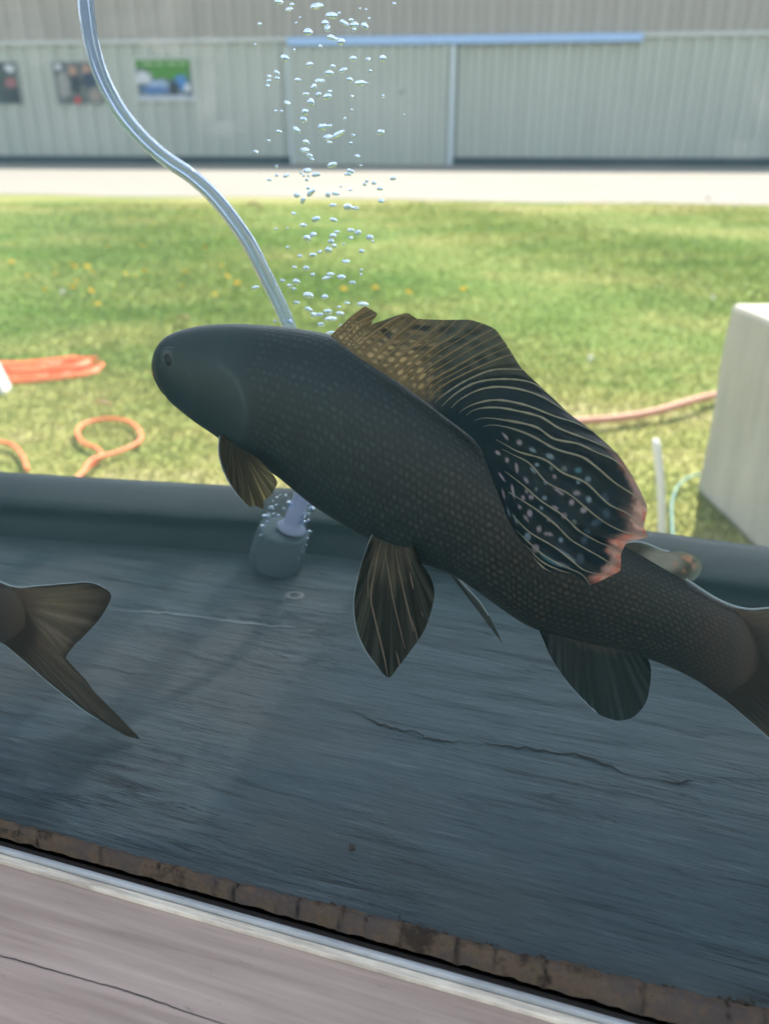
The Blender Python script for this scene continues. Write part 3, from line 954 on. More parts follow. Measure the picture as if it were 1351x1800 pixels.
a = Mat('air bubble')
m_bub = a.done(a.n('MixShader', {0: 0.28, 1: a.n('BsdfGlass', {'Color': (0.74, 0.84, 1.0, 1), 'Roughness': 0.0, 'IOR': 0.75}).outputs[0], 2: a.n('BsdfTransparent', {0: (0.80, 0.86, 0.92, 1)}).outputs[0]}))
R6 = """212,12,60,40,-10 308,33,35,25,0 290,70,52,30,10 368,128,16,14,0 338,168,16,14,0 68,178,30,22,0 495,48,90,45,8 605,115,85,42,-4 658,97,22,20,0 555,172,50,42,0 570,215,36,54,-20
697,170,70,32,-30 748,147,38,22,0 772,185,60,42,0 770,218,25,25,0 848,192,54,40,-40 428,238,62,50,0 598,278,62,34,-15 636,290,35,25,0 672,308,55,44,0 518,342,25,22,0 325,368,20,18,0
36,330,16,14,0 1065,25,26,20,0 812,62,16,16,0 858,70,16,16,0 880,135,18,16,0 258,430,58,44,-20 440,478,46,36,20 762,435,48,36,0 874,440,34,26,0 982,432,44,44,0 612,492,36,30,0
584,542,60,36,0 692,522,55,34,20 890,525,22,20,0 198,540,44,28,-40 200,582,32,30,0 140,568,30,24,0 138,600,34,24,0 130,638,28,26,0 352,595,42,30,0 516,602,66,32,0 472,645,46,34,55
738,590,46,30,-20 812,618,80,40,5 864,612,14,12,0 414,697,44,22,0 505,700,40,32,20 570,717,60,38,10 590,680,30,24,0 755,717,24,24,0 985,710,20,18,0 448,762,48,56,0 274,767,48,32,-25
408,830,48,42,0 393,888,48,42,0 188,823,26,18,0 230,823,22,18,0 752,815,18,18,0 1140,852,14,14,0 700,878,20,20,0 342,965,54,34,-40 536,942,66,44,10 586,935,40,24,10 210,978,40,28,0
576,1022,66,40,10 655,995,98,34,25 588,1055,40,18,0 764,1005,24,22,0 742,1060,24,18,0 968,980,52,34,0 137,1043,24,18,0 412,1055,50,32,-15 404,1117,62,38,0 440,1155,46,28,-20
456,1183,30,22,0 42,1130,38,26,-25 796,1162,36,28,0 608,1222,72,34,15 194,1236,18,22,0 820,1228,16,18,0 424,1270,60,40,0 742,1270,50,32,-20 722,1293,52,24,0 486,1297,60,32,8
266,1305,44,30,20 194,1300,24,20,0 140,1334,36,22,0 375,1282,20,20,0 394,1302,20,18,0 430,1305,20,18,0 418,1332,26,20,0 1058,1324,44,28,10 864,1342,26,22,0 848,1366,28,24,0
916,1357,34,30,0 960,1400,42,28,0 742,1410,30,20,0 670,1383,16,16,0 450,1428,72,40,45 428,1395,28,22,0 346,1453,40,42,0 576,1445,34,38,0 632,1436,56,30,-5 390,1487,48,34,60
972,1493,44,32,0 614,1523,52,26,0 724,1538,66,52,0 778,1546,46,24,0 320,1585,34,22,0"""
R7 = """488,193,58,42,15 617,198,52,32,-15 392,238,52,30,0 188,264,24,16,0 275,260,18,14,0 745,274,54,26,0 797,294,46,40,20 886,332,50,46,0 908,357,22,18,0 640,288,42,26,15 612,318,52,38,10
744,332,34,26,0 600,358,46,36,0 620,390,38,30,0 420,334,54,42,-20 465,310,50,40,15 690,376,18,16,0 275,402,26,20,0 578,422,48,46,0 515,437,36,26,20 465,458,48,32,0 826,430,40,32,0
365,464,38,20,0 708,507,54,28,0 415,558,44,36,15 325,547,36,20,0 462,606,36,30,0 822,570,24,20,0 820,603,22,20,0 592,604,58,34,10 563,630,56,28,10 675,626,58,40,0 757,664,50,28,0
238,648,38,26,0 338,658,52,42,0 290,688,32,30,0 322,710,32,22,0 36,700,56,30,20 428,757,76,40,-5 552,773,50,38,10 345,812,46,24,0 432,862,58,34,-20 470,905,46,38,0 516,903,44,32,0
574,880,62,40,10 664,893,60,34,0 595,933,90,34,5 525,978,48,36,0 658,845,28,20,0 715,815,36,26,0 835,825,80,36,0 290,950,44,28,-15 184,950,28,24,0 595,1035,70,24,15 675,985,30,24,0"""
R8 = """230,580,115,75 185,740,80,80 160,865,50,55 310,452,80,60 375,410,40,40 340,548,55,45 415,560,55,45 275,535,45,40 495,460,50,45 390,300,45,45 435,262,30,25 520,262,45,35
405,210,25,25 335,350,35,30 580,385,100,85 705,210,50,40 910,395,110,55 935,340,60,35 1050,385,95,75 905,465,90,85 835,545,95,60 780,585,80,50 855,640,50,65 775,665,95,60
865,800,75,45 845,915,50,50 815,1010,40,60 770,1060,30,30 765,1130,35,40 720,1215,30,35 710,1260,20,20 810,720,30,25 250,655,40,35 845,860,35,25"""
BUB = []
for src, oy in ((R6, 0), (R7, 340)):
    for q in src.split():
        x, y, w, h, an = map(float, q.split(','))
        BUB.append((440 + x / 4.222, oy + y / 4.222, w / 4.222, h / 4.222, an, 0))
for q in R8.split():
    x, y, w, h = map(float, q.split(','))
    BUB.append((440 + x / 8.44, 840 + y / 8.44, w / 8.44, h / 8.44, 0, 1))


def bubble_mesh(seed, lump, flat):
    v, nu, nv = [], 17, 24
    for i in range(nu):
        for j in range(nv):
            th, ph = math.pi * i / (nu - 1), 2 * math.pi * j / nv
            d_ = Vector((math.sin(th) * math.cos(ph), math.sin(th) * math.sin(ph), math.cos(th)))
            k = 1 + lump * mnoise.noise(d_ * 0.9 + Vector((seed * 3.1, 0, 0)))
            z = d_.z * k
            if z < 0: z *= flat
            v.append((d_.x * k, d_.y * k, z))
    me_ = bpy.data.meshes.new('bubble')
    me_.from_pydata(v, [], grid_faces(nu, nv, True, flip=True))
    me_.polygons.foreach_set('use_smooth', [True] * len(me_.polygons))
    me_.materials.append(m_bub)
    me_.update()
    bmx = bmesh.new(); bmx.from_mesh(me_)
    bmesh.ops.remove_doubles(bmx, verts=bmx.verts[:], dist=1e-5)
    bmesh.ops.recalc_face_normals(bmx, faces=bmx.faces[:])
    bmx.to_mesh(me_); bmx.free()
    return me_


BM = [bubble_mesh(1, 0.0, 1.0), bubble_mesh(2, 0.12, 0.75), bubble_mesh(3, 0.18, 0.9), bubble_mesh(4, 0.25, 0.6), bubble_mesh(5, 0.2, 0.8)]
yaw = -R(16.8)
for i, (x, y, w, h, an, near_) in enumerate(BUB):
    small = max(w, h) < 7
    me_ = BM[0] if small else BM[1 + (i * 7) % 4]
    nb = NA + (random.uniform(-0.012, 0.010) if not near_ else random.uniform(-0.022, -0.004))
    c_ = at_n(x, y, nb)
    k = np.linalg.norm(c_ - C0) / np.linalg.norm(ray(x, y))
    o = bpy.data.objects.new('bubble', me_)
    COL.objects.link(o)
    o.location = Vector(c_)
    o.scale = (w * k * 0.54, 0.5 * (w + h) * k * 0.5, h * k * 0.56)
    o.rotation_euler = (0, -R(an), yaw)
    if near_:
        tag(o, 'air bubble around the grey air stone under the fish', 'bubble', 'bubbles around the air stone')
    else:
        bz = 'in front of the shed wall' if y < 296 else ('in front of the white gravel' if y < 348 else 'in front of the lawn')
        sz = 'tiny round' if max(w, h) < 7 else ('large oval' if max(w, h) > 13.2 else 'small oval')
        tag(o, f'{sz} air bubble in the rising column {bz}', 'bubble', f'{sz} bubbles {bz}')

# ================================================================== THE FISH
a = Mat('grayling skin')
uv = a.n('TexCoord').outputs['UV']
wrp = a.n('TexNoise', {'Vector': uv, 'Scale': 0.16, 'Detail': 3.0}).outputs['Color']
wrp2 = a.n('VectorMath', {0: wrp, 1: (0.5, 0.5, 0.5)}, operation='SUBTRACT').outputs[0]
sepu = a.n('SeparateXYZ', {0: a.n('VectorMath', {0: uv, 1: a.n('VectorMath', {0: wrp2, 'Scale': 2.4}, operation='SCALE').outputs[0]}, operation='ADD').outputs[0]})
# staggered rows of scales: voronoi cells on a sheared lattice
row = a.math('FLOOR', sepu.outputs[1])
sh = a.math('ADD', sepu.outputs[0], a.math('MULTIPLY', a.math('MODULO', row, 2.0), 0.5))
vv_ = a.n('CombineXYZ', {0: sh, 1: sepu.outputs[1], 2: 0.0})
fx = a.math('SUBTRACT', a.math('FRACT', sh), 0.5)
fy = a.math('SUBTRACT', a.math('FRACT', sepu.outputs[1]), 0.5)
dd_ = a.math('SQRT', a.math('ADD', a.math('POWER', fx, 2.0), a.math('MULTIPLY', a.math('POWER', fy, 2.0), 1.25)))
cellv = a.n('CombineXYZ', {0: a.math('FLOOR', sh), 1: row, 2: 0.0})
vr = a.n('TexWhiteNoise', {'Vector': cellv}, noise_dimensions='3D').outputs['Value']
mask = a.n('Attribute', attribute_name='scale_mask').outputs['Fac']
inner = a.ramp(dd_, [(0.20, 1.0), (0.45, 0.0)])
big = a.noise(a.coord('Object'), 18, 4, 0.6)
along = a.n('Attribute', attribute_name='along').outputs['Fac']
base = a.mix(along, (0.009, 0.016, 0.017), (0.006, 0.007, 0.0065))
lite = a.mix(along, (0.024, 0.044, 0.044), (0.052, 0.043, 0.028))  # teal front end: water haze put into the skin colour
lite = a.mix(a.math('MULTIPLY', vr, 0.85), lite, (0.010, 0.015, 0.015))
lite = a.mix(a.ramp(big, [(0.35, 0.0), (0.65, 0.45)]), lite, (0.013, 0.013, 0.011))
cmix = a.mix(a.math('MULTIPLY', inner, mask), base, lite)
headc = a.mix(a.noise(a.coord('Object'), 45, 5, 0.6), (0.007, 0.016, 0.0165), (0.018, 0.033, 0.033))
tailb = a.n('Attribute', attribute_name='tail').outputs['Fac']
cmix = a.mix(a.math('MULTIPLY', tailb, 0.75), cmix, (0.065, 0.038, 0.026))
headc = a.mix(a.n('Attribute', attribute_name='gill').outputs['Fac'], headc, (0.050, 0.066, 0.066))
headc = a.mix(a.n('Attribute', attribute_name='mouth').outputs['Fac'], headc, (0.006, 0.008, 0.008))
cmix = a.mix(a.math('MAXIMUM', mask, tailb), headc, cmix)
cmix = a.mix(a.ramp(tailb, [(0.55, 0.0), (1.0, 1.0)]), cmix, (0.060, 0.043, 0.030))
m_skin = a.done(a.bsdf(cmix, 0.42, 0, 0.25, a.bump(a.math('MULTIPLY', inner, mask), 0.16, 0.0008)))

a = Mat('fin membrane')
pc = a.n('Attribute', attribute_name='paint').outputs['Color']
nf_ = a.noise(a.coord('Object'), 300, 4, .6)
pc2 = a.mix(a.math('MULTIPLY', nf_, 0.4), pc, (0, 0, 0), 'MIX')
m_fin = a.done(a.n('MixShader', {0: 0.62, 1: a.bsdf(pc2, 0.4, 0, 0.35, a.bump(nf_, .15, .0005)).outputs[0], 2: a.n('BsdfTranslucent', {0: pc2}).outputs[0]}))
def finlit(name, c):
    a_ = Mat(name)
    return a_.done(a_.n('MixShader', {0: 0.55, 1: a_.bsdf(c, 0.35, 0, 0.4).outputs[0], 2: a_.n('BsdfTranslucent', {0: (*c, 1)}).outputs[0]}))
m_rayg = finlit('golden fin ray', (0.36, 0.27, 0.13))
m_rayp = finlit('pale fin ray', (0.40, 0.38, 0.26))
m_rayk = finlit('pinkish fin ray', (0.30, 0.22, 0.165))
m_edge = finlit('clear fin edge', (0.42, 0.50, 0.52))
m_pupil = plain('pupil', (0.002, 0.003, 0.003), 0.2, spec=0.3)
m_iris = plain('iris', (0.030, 0.042, 0.041), 0.35, var=0.4, scale=300)
m_sock = plain('eye rim', (0.045, 0.060, 0.058), 0.45)

TOP = [(266, 645), (269, 628), (278, 606), (300, 587), (345, 574), (400, 570), (450, 572), (520, 579), (590, 595), (660, 638), (730, 688), (800, 740), (870, 795), (940, 848), (1010, 898), (1085, 948), (1150, 986), (1205, 1020), (1262, 1056), (1312, 1076), (1352, 1098), (1385, 1145)]
BOT = [(266, 645), (268, 655), (278, 675), (300, 702), (345, 737), (387, 764), (432, 795), (492, 832), (552, 881), (608, 918), (660, 950), (726, 980), (798, 1008), (862, 1052), (932, 1098), (1010, 1122), (1095, 1143), (1165, 1166), (1222, 1194), (1275, 1230), (1325, 1256), (1375, 1225)]
WID = [0.05, 0.30, 0.42, 0.5, 0.55, 0.56, 0.55, 0.52, 0.48, 0.45, 0.44, 0.43, 0.42, 0.41, 0.40, 0.38, 0.37, 0.35, 0.29, 0.18, 0.06, 0.012]
OPER = catmull([(415, 625), (445, 648), (462, 690), (460, 725), (440, 757), (405, 772)], 60)
PREOP = catmull([(352, 628), (364, 655), (362, 690), (345, 722), (318, 706)], 50)
MOUTH = catmull([(262, 648), (280, 662), (294, 684), (297, 698)], 30)


def pl_dist(P, poly):
    return np.min(np.linalg.norm(P[:, None, :] - poly[None], axis=2), axis=1)


DORS = [
    [(580, 591), (600, 573), (618, 556), (641, 538)],
    [(597, 603), (614, 583), (634, 564), (663, 551)],
    [(610, 612), (625, 598), (640, 583), (653, 569)],
    [(622, 622), (641, 598), (674, 572), (713, 550)],
    [(645, 637), (667, 618), (697, 590), (734, 560)],
    [(672, 655), (690, 640), (716, 615), (755, 585), (781, 562)],
    [(697, 670), (722, 643), (760, 612), (800, 588), (828, 562)],
    [(715, 682), (745, 652), (785, 625), (830, 598), (868, 577)],
    [(733, 696), (760, 668), (800, 645), (850, 617), (886, 600)],
    [(748, 706), (772, 682), (810, 660), (862, 636), (900, 622)],
    [(758, 713), (782, 692), (820, 668), (866, 650), (918, 649)],
    [(768, 722), (800, 692), (837, 672), (886, 666), (935, 673), (972, 700)],
    [(780, 731), (810, 701), (853, 682), (902, 682), (951, 697), (1000, 727)],
    [(792, 740), (822, 715), (868, 703), (920, 711), (973, 731), (1008, 742), (1040, 757)],
    [(803, 748), (830, 722), (868, 716), (908, 722), (950, 733), (985, 754), (1032, 772), (1068, 788), (1084, 797)],
    [(815, 757), (842, 736), (885, 738), (940, 750), (973, 771), (1015, 780), (1048, 795), (1080, 809), (1112, 838)],
    [(826, 766), (855, 748), (892, 751), (934, 766), (976, 789), (1022, 803), (1048, 821), (1080, 848), (1113, 870), (1137, 891)],
    [(836, 776), (860, 769), (885, 780), (911, 794), (957, 808), (989, 831), (1028, 848), (1058, 876), (1074, 889), (1103, 903), (1120, 921), (1131, 925)],
    [(846, 790), (875, 788), (901, 799), (931, 815), (960, 847), (996, 866), (1022, 886), (1048, 908), (1074, 925), (1103, 937), (1137, 944)],
    [(852, 805), (880, 812), (905, 832), (935, 862), (975, 892), (1010, 918), (1050, 940), (1080, 950), (1102, 953)],
    [(858, 820), (879, 824), (918, 852), (950, 880), (989, 906), (1015, 931), (1048, 951), (1071, 961), (1091, 974)],
    [(868, 850), (905, 872), (944, 897), (976, 922), (1002, 948), (1028, 964), (1061, 983), (1090, 1002)],
    [(882, 885), (900, 905), (930, 935), (973, 961), (1002, 983), (1028, 1003), (1072, 1013)],
    [(893, 915), (910, 935), (950, 972), (976, 988), (1002, 1000), (1022, 1010), (1037, 1028)],
    [(912, 945), (930, 965), (952, 987), (985, 1003), (1010, 1008)],
    [(932, 972), (942, 985), (955, 998), (968, 1005)],
]
SPOTS = """125,30,80,22,-50,p 235,80,45,40,0,p 340,140,60,32,-30,b 65,160,50,30,-40,p 137,218,34,46,0,p 215,280,90,26,-84,p 480,190,70,42,-25,b 375,255,38,30,0,b 590,288,50,44,0,g 700,302,58,44,0,t
490,283,30,35,0,g 515,350,34,34,0,p 95,350,90,20,-55,p 290,380,60,30,-55,p 185,465,115,24,-80,p 700,395,34,28,0,b 778,372,50,40,0,b 690,480,60,36,0,p 650,552,44,50,0,p 785,532,46,52,0,b
545,465,115,22,-36,p 745,615,52,50,0,p 370,448,30,34,0,g 293,468,30,36,0,p 330,512,44,38,0,p 265,520,34,46,0,p 435,520,42,38,0,b 410,598,30,30,0,b 515,600,66,38,-15,p 590,658,52,50,0,p
670,712,46,50,0,g 318,640,46,60,0,p 290,685,70,26,-50,p 240,590,40,26,-30,p 470,690,36,36,0,p 392,765,40,50,0,p 465,805,80,24,-10,p 565,850,36,42,0,b 300,830,56,76,0,b 365,920,60,70,0,p
210,842,36,50,0,b 272,938,34,34,0,t 405,1090,50,74,0,t 140,755,70,18,-60,p 70,580,24,40,0,p 770,800,60,80,0,d 745,860,50,60,0,d 915,520,60,90,20,d 925,640,60,90,0,d 850,710,100,56,20,d
720,1000,60,100,0,d 480,1010,190,40,-32,t 570,1048,150,34,-18,b 610,970,190,24,-36,b 110,490,90,18,-78,p 205,690,90,20,-70,b 150,630,80,20,-75,b 440,395,40,22,-60,b 345,300,70,22,-50,b"""
SCOL = {'p': (0.30, 0.26, 0.29), 'b': (0.20, 0.28, 0.32), 'g': (0.14, 0.17, 0.15), 't': (0.06, 0.19, 0.22), 'd': (0.05, 0.08, 0.11)}
SPL = []
for q in SPOTS.split():
    q = q.split(',')
    x, y, w, h, an = map(float, q[:5])
    SPL.append((860 + x / 4.503, 760 + y / 4.503, w / 9.0, h / 9.0, R(an), SCOL[q[5]]))


def hash2(i, j, k=0):
    return np.modf(np.abs(np.sin(i * 127.1 + j * 311.7 + k * 74.7) * 43758.5453))[0]


def build_fish(label, xf, nplane, detailed):
    def P3(x, y, off=0.0):
        x, y = xf(x, y)
        return at_n(x, y, nplane - off)
    root = empty('grayling', P3(700, 790))
    tag(root, label, 'fish', 'graylings in the tank')
    NST, NR = 260, 96
    tp, bt = catmull(TOP, 1600), catmull(BOT, 1600)
    # keep the hand-made pairs: resample each by index of control points
    def by_index(ctrl, n):
        p = np.array(ctrl, float)
        q = np.vstack([2 * p[0] - p[1], p, 2 * p[-1] - p[-2]])
        out = []
        for u in np.linspace(0, len(p) - 1 - 1e-9, n):
            i = int(u) + 1; t = u - int(u)
            out.append(0.5 * (2 * q[i] + (q[i + 1] - q[i - 1]) * t + (2 * q[i - 1] - 5 * q[i] + 4 * q[i + 1] - q[i + 2]) * t * t + (3 * q[i] - q[i - 1] - 3 * q[i + 1] + q[i + 2]) * t ** 3))
        return np.array(out)
    T2, B2 = by_index(TOP, NST), by_index(BOT, NST)
    W = np.interp(np.linspace(0, len(WID) - 1, NST), range(len(WID)), WID)
    T3 = np.array([P3(*p) for p in T2]); B3 = np.array([P3(*p) for p in B2])
    c3, h3 = (T3 + B3) / 2, (T3 - B3) / 2
    hw = np.linalg.norm(h3, axis=1) * W
    hw = np.convolve(np.pad(hw, 6, mode='edge'), np.ones(13) / 13, 'valid')
    ph = np.linspace(0, 2 * math.pi, NR, endpoint=False)
    cp, sp = np.cos(ph), np.sin(ph)
    P2 = ((T2 + B2) / 2)[:, None, :] + ((T2 - B2) / 2)[:, None, :] * cp[None, :, None]
    flat2 = P2.reshape(-1, 2)
    nearside = np.tile(sp > 0, NST)
    dop = pl_dist(flat2, OPER)
    infront = flat2[:, 0] < np.interp(flat2[:, 1], OPER[:, 1], OPER[:, 0])
    inrange = ss(600, 640, flat2[:, 1])
    lift = np.where(infront, np.exp(-dop / 30) * 0.0009, np.exp(-dop / 9) * 0.0009) * inrange
    dmo = pl_dist(flat2, MOUTH)
    dpre = pl_dist(flat2, PREOP)
    lift -= 0.0013 * np.exp(-(dmo / 4.0) ** 2)
    # eye socket bulge
    de = np.linalg.norm(flat2 - np.array([300, 632]), axis=1)
    lift += 0.0012 * np.exp(-(de / 20) ** 2) - 0.001 * np.exp(-(de / 9) ** 2)
    sidew = np.tile(np.abs(sp) ** 0.8, NST)
    thick = (np.abs(sp) ** 0.9 * np.sign(sp))[None, :] * hw[:, None]
    thick = thick.reshape(-1) + np.sign(np.tile(sp, NST)) * lift * sidew
    base3 = (c3[:, None, :] + h3[:, None, :] * cp[None, :, None]).reshape(-1, 3)
    V = base3 - N[None] * thick[:, None]
    body = mesh('body', V, grid_faces(NST, NR, True), m_skin)
    me = body.data
    # uv in scale units
    al = np.r_[0, np.cumsum(np.linalg.norm(np.diff((T2 + B2) / 2, axis=0), axis=1))]
    hp_ = np.linalg.norm(T2 - B2, axis=1)
    U = np.repeat(al / 12.5, NR)
    # scale rows run along the body: row number from the back down, widening with the body
    vrow = np.tile(np.where(ph <= math.pi, ph / math.pi, 2 - ph / math.pi), NST) * 29.0
    uvl = me.uv_layers.new(name='scales')
    li = np.zeros(len(me.loops), np.int32)
    me.loops.foreach_get('vertex_index', li)
    uvl.data.foreach_set('uv', np.stack([U[li], vrow[li]], 1).astype(np.float32).ravel())
    bx = np.array([np.interp(y, [560, 620, 700, 770, 830], [455, 448, 470, 440, 420]) for y in flat2[:, 1]])
    mk = ss(-22, 30, flat2[:, 0] - bx) * (1 - 0.95 * ss(1250, 1345, flat2[:, 0]))
    for nm, val in (('scale_mask', mk), ('along', ss(560, 1000, flat2[:, 0])), ('tail', ss(1170, 1370, flat2[:, 0])), ('gill', np.exp(-(dop / 3.5) ** 2) * 0.55 + 0.25 * np.exp(-dop / 26) * infront + 0.28 * np.exp(-(dpre / 3.5) ** 2) + 0.18 * np.exp(-((de - 22) / 6) ** 2)), ('mouth', 0.8 * np.exp(-(dmo / 2.2) ** 2))):
        at_ = me.attributes.new(nm, 'FLOAT', 'POINT')
        at_.data.foreach_set('value', val.astype(np.float32))
    adopt(body, root)

    def surf(x, y):
        """how far the near flank stands out of the mid plane at a photo pixel"""
        c2 = (T2 + B2) / 2
        dv = (T2 - B2) / 2
        L2 = (dv ** 2).sum(1) + 1e-9
        k = ((np.array([x, y]) - c2) * dv).sum(1) / L2
        off = np.linalg.norm(np.array([x, y]) - (c2 + dv * np.clip(k, -1, 1)[:, None]), axis=1)
        i = int(np.argmin(off))
        return float(hw[i] * (1 - min(1, abs(k[i])) ** 2) ** 0.45)

    def put(o, parent=None):
        if parent is None: return adopt(o, root)
        o.parent = parent
        return o

    # ---- eyes, both sides
    for side in (1, -1):
        so_ = surf(301, 632)
        cen = P3(301, 632, so_ * side - 0.0006 * side)
        kx = np.linalg.norm(P3(310, 632) - P3(300, 632)) / 10
        def ball(rx, rz, depth, nu=12, nv=24, rot=0.25):
            v = []
            for i in range(nu):
                th = (math.pi / 2) * i / (nu - 1)
                for j in range(nv):
                    p_ = 2 * math.pi * j / nv
                    q = np.array([math.cos(p_) * math.sin(th) * rx, math.sin(p_) * math.sin(th) * rz])
                    q = np.array([q[0] * math.cos(rot) - q[1] * math.sin(rot), q[0] * math.sin(rot) + q[1] * math.cos(rot)])
                    v.append(cen + (E * q[0] + ZB * q[1]) * kx - N * side * math.cos(th) * depth)
            return v, grid_faces(nu, nv, True, flip=side < 0)
        eye = put(mesh('eye', *ball(15, 18, 0.0030), m_iris))
        put(mesh('pupil', *ball(9.0, 13.5, 0.0038), m_pupil), eye)
        rim = [cen + (E * math.cos(t) * 15.6 + ZB * math.sin(t) * 18.6) * kx - N * side * 0.0005 for t in np.linspace(0, 2 * math.pi, 40)]
        put(mesh('eyelid', *tube_vf(rim, 1.5 * kx, 8, False), m_sock), eye)

    # golden fringe of dispersed light on chin and belly, modelled as tubes, nostrils
    chin = catmull([(267, 652), (271, 664), (279, 677), (300, 703), (345, 738), (386, 765)], 40)
    put(mesh('chin_fringe', *tube_vf([P3(x, y, 0.0) for x, y in chin], 1.3 * kx, 6), finlit('golden light fringe', (0.75, 0.42, 0.07))))
    bel = catmull([(484, 828), (520, 855), (552, 882), (580, 901)], 30)
    put(mesh('belly_fringe', *tube_vf([P3(x, y, 0.0) for x, y in bel], 1.1 * kx, 6), bpy.data.materials['golden light fringe']))
    nv_ = P3(281, 619, surf(281, 619))
    put(mesh('nostril', *blob(nv_, 2.2 * kx, 5), m_pupil))
    # ---- fins
    def fin(name, base, edge, off_base, off_edge, paint, nu=90, nv=60, bow=0.0, ripple=0.0, nrays=20, lead=None, rays=None, zoff=None):
        b, e = catmull(base, nu), catmull(edge, nu)
        v, c = [], []
        for i in range(nu):
            for j in range(nv):
                g, t = i / (nu - 1), j / (nv - 1)
                p = b[i] * (1 - t) + e[i] * t
                o_ = off_base + (off_edge - off_base) * t + bow * math.sin(math.pi * g) * t + ripple * math.sin(g * nrays * 2 * math.pi) * t
                v.append(P3(p[0], p[1], o_))
                c.append(paint(g, t, p))
        o = put(mesh(name, v, grid_faces(nu, nv), m_fin))
        set_color(o, np.clip(np.array(c), 0.001, 1))
        if lead:
            lp = catmull(lead, 50)
            put(mesh('edge_ray', *tube_vf([P3(x, y, off_base + (off_edge - off_base) * i / 49 + 0.0004) for i, (x, y) in enumerate(lp)], np.linspace(1.6, 1.0, 50) * kx, 6), m_edge), o)
        return o

    def streak(g, t, n, seed, sharp=0.55):
        f = mnoise.noise(Vector((g * n, t * 0.9, seed))) * 0.6 + mnoise.noise(Vector((g * n * 2.7, t * 1.5, seed + 3))) * 0.4
        return float(ss(-0.1, sharp, f))

    # tail fin
    def p_tail(g, t, p):
        s_ = streak(g, t, 60, 1)
        c = np.array((0.075, 0.060, 0.042)) * (0.65 + 0.9 * s_) + np.array((0.05, 0.04, 0.022)) * math.exp(-((g - 0.2) / 0.16) ** 2) * math.sin(math.pi * min(1, t * 1.1))
        kb = float(1 - ss(0.0, 0.34, t + 0.07 * mnoise.noise(Vector((g * 9, t * 5, 3)))))
        c = c * (1 - kb) + np.array((0.085, 0.060, 0.042)) * (0.75 + 0.35 * s_) * kb
        return c * (1 - 0.55 * ss(0.86, 1.0, t))
    tedge = [(1310, 1071), (1358, 1069), (1454, 1061), (1510, 1058), (1545, 1068), (1574, 1092), (1562, 1128), (1540, 1162), (1518, 1187), (1490, 1216), (1470, 1235), (1446, 1274), (1470, 1299), (1500, 1328), (1526, 1363), (1560, 1398), (1590, 1427), (1625, 1464), (1654, 1496), (1630, 1492), (1606, 1483), (1555, 1452), (1502, 1419), (1446, 1376), (1390, 1331), (1330, 1278)]
    tbase = [(1288, 1069), (1322, 1110), (1333, 1150), (1326, 1190), (1272, 1229)]
    fin('tail_fin', tbase, tedge, 0.0052, 0.005, p_tail, 300, 50, bow=0.006, ripple=0.0004, nrays=22,
        lead=[(1205, 1018), (1262, 1054), (1310, 1070), (1358, 1068), (1454, 1060), (1510, 1057), (1545, 1067), (1572, 1090)])
    lw = catmull([(1100, 1142), (1165, 1165), (1222, 1193), (1275, 1231), (1330, 1278), (1390, 1331), (1446, 1376), (1502, 1419), (1606, 1483)], 60)
    put(mesh('keel_rim_light', *tube_vf([P3(x, y, 0.0) for x, y in lw], 1.5 * kx, 6), m_edge))  # rim light on the translucent lower tail edge, modelled as a pale tube
    # adipose fin
    def p_adi(g, t, p):
        r_ = math.hypot((p[0] - 1205) / 34, (p[1] - 990) / 26)
        o_ = float(ss(0.1, 0.45, mnoise.noise(Vector((p[0] * 0.06, p[1] * 0.06, 2))) + 0.25) * (1 - ss(0.3, 0.8, r_)))
        c = np.array((0.060, 0.058, 0.040)) + np.array((0.20, 0.20, 0.17)) * float(1 - ss(0.5, 1.3, math.hypot((p[0] - 1165) / 40, (p[1] - 985) / 22)))
        c = c * (1 - o_) + np.array((0.40, 0.20, 0.12)) * o_
        return c + np.array((0.10, 0.13, 0.11)) * float(ss(0.72, 1, t))
    fin('adipose_fin', [(1088, 952), (1110, 968), (1135, 985), (1165, 1003)], [(1092, 956), (1112, 953), (1132, 955), (1160, 966), (1176, 970), (1198, 969), (1215, 975), (1230, 986), (1233, 1000), (1226, 1014), (1212, 1022), (1194, 1021), (1172, 1008)],
        0.002, 0.001, p_adi, 90, 40, lead=[(1092, 956), (1112, 952), (1132, 954), (1160, 965), (1176, 969)])
    # anal fin
    def p_anal(g, t, p):
        s_ = streak(g, t, 46, 5)
        c = np.array((0.020, 0.027, 0.026)) * (0.6 + 0.8 * s_)
        k = float(1 - ss(0.10, 0.24, t + 0.08 * mnoise.noise(Vector((g * 14, t * 6, 1)))))
        c = c * (1 - k) + np.array((0.10, 0.085, 0.065)) * (0.6 + 0.7 * s_) * k
        return c + np.array((0.02, 0.032, 0.03)) * float(ss(0.75, 1, t)) * s_
    fin('anal_fin', [(940, 1098), (985, 1108), (1040, 1120), (1090, 1130), (1130, 1148)],
        [(946, 1106), (956, 1130), (966, 1152), (990, 1190), (1020, 1225), (1050, 1254), (1072, 1264), (1092, 1267), (1115, 1259), (1134, 1236), (1142, 1204), (1143, 1172), (1134, 1150)], 0.004, 0.010, p_anal, 240, 50, ripple=0.0004, nrays=14,
        lead=[(936, 1096), (948, 1108), (958, 1132), (968, 1152), (991, 1190), (1020, 1225), (1048, 1253)])
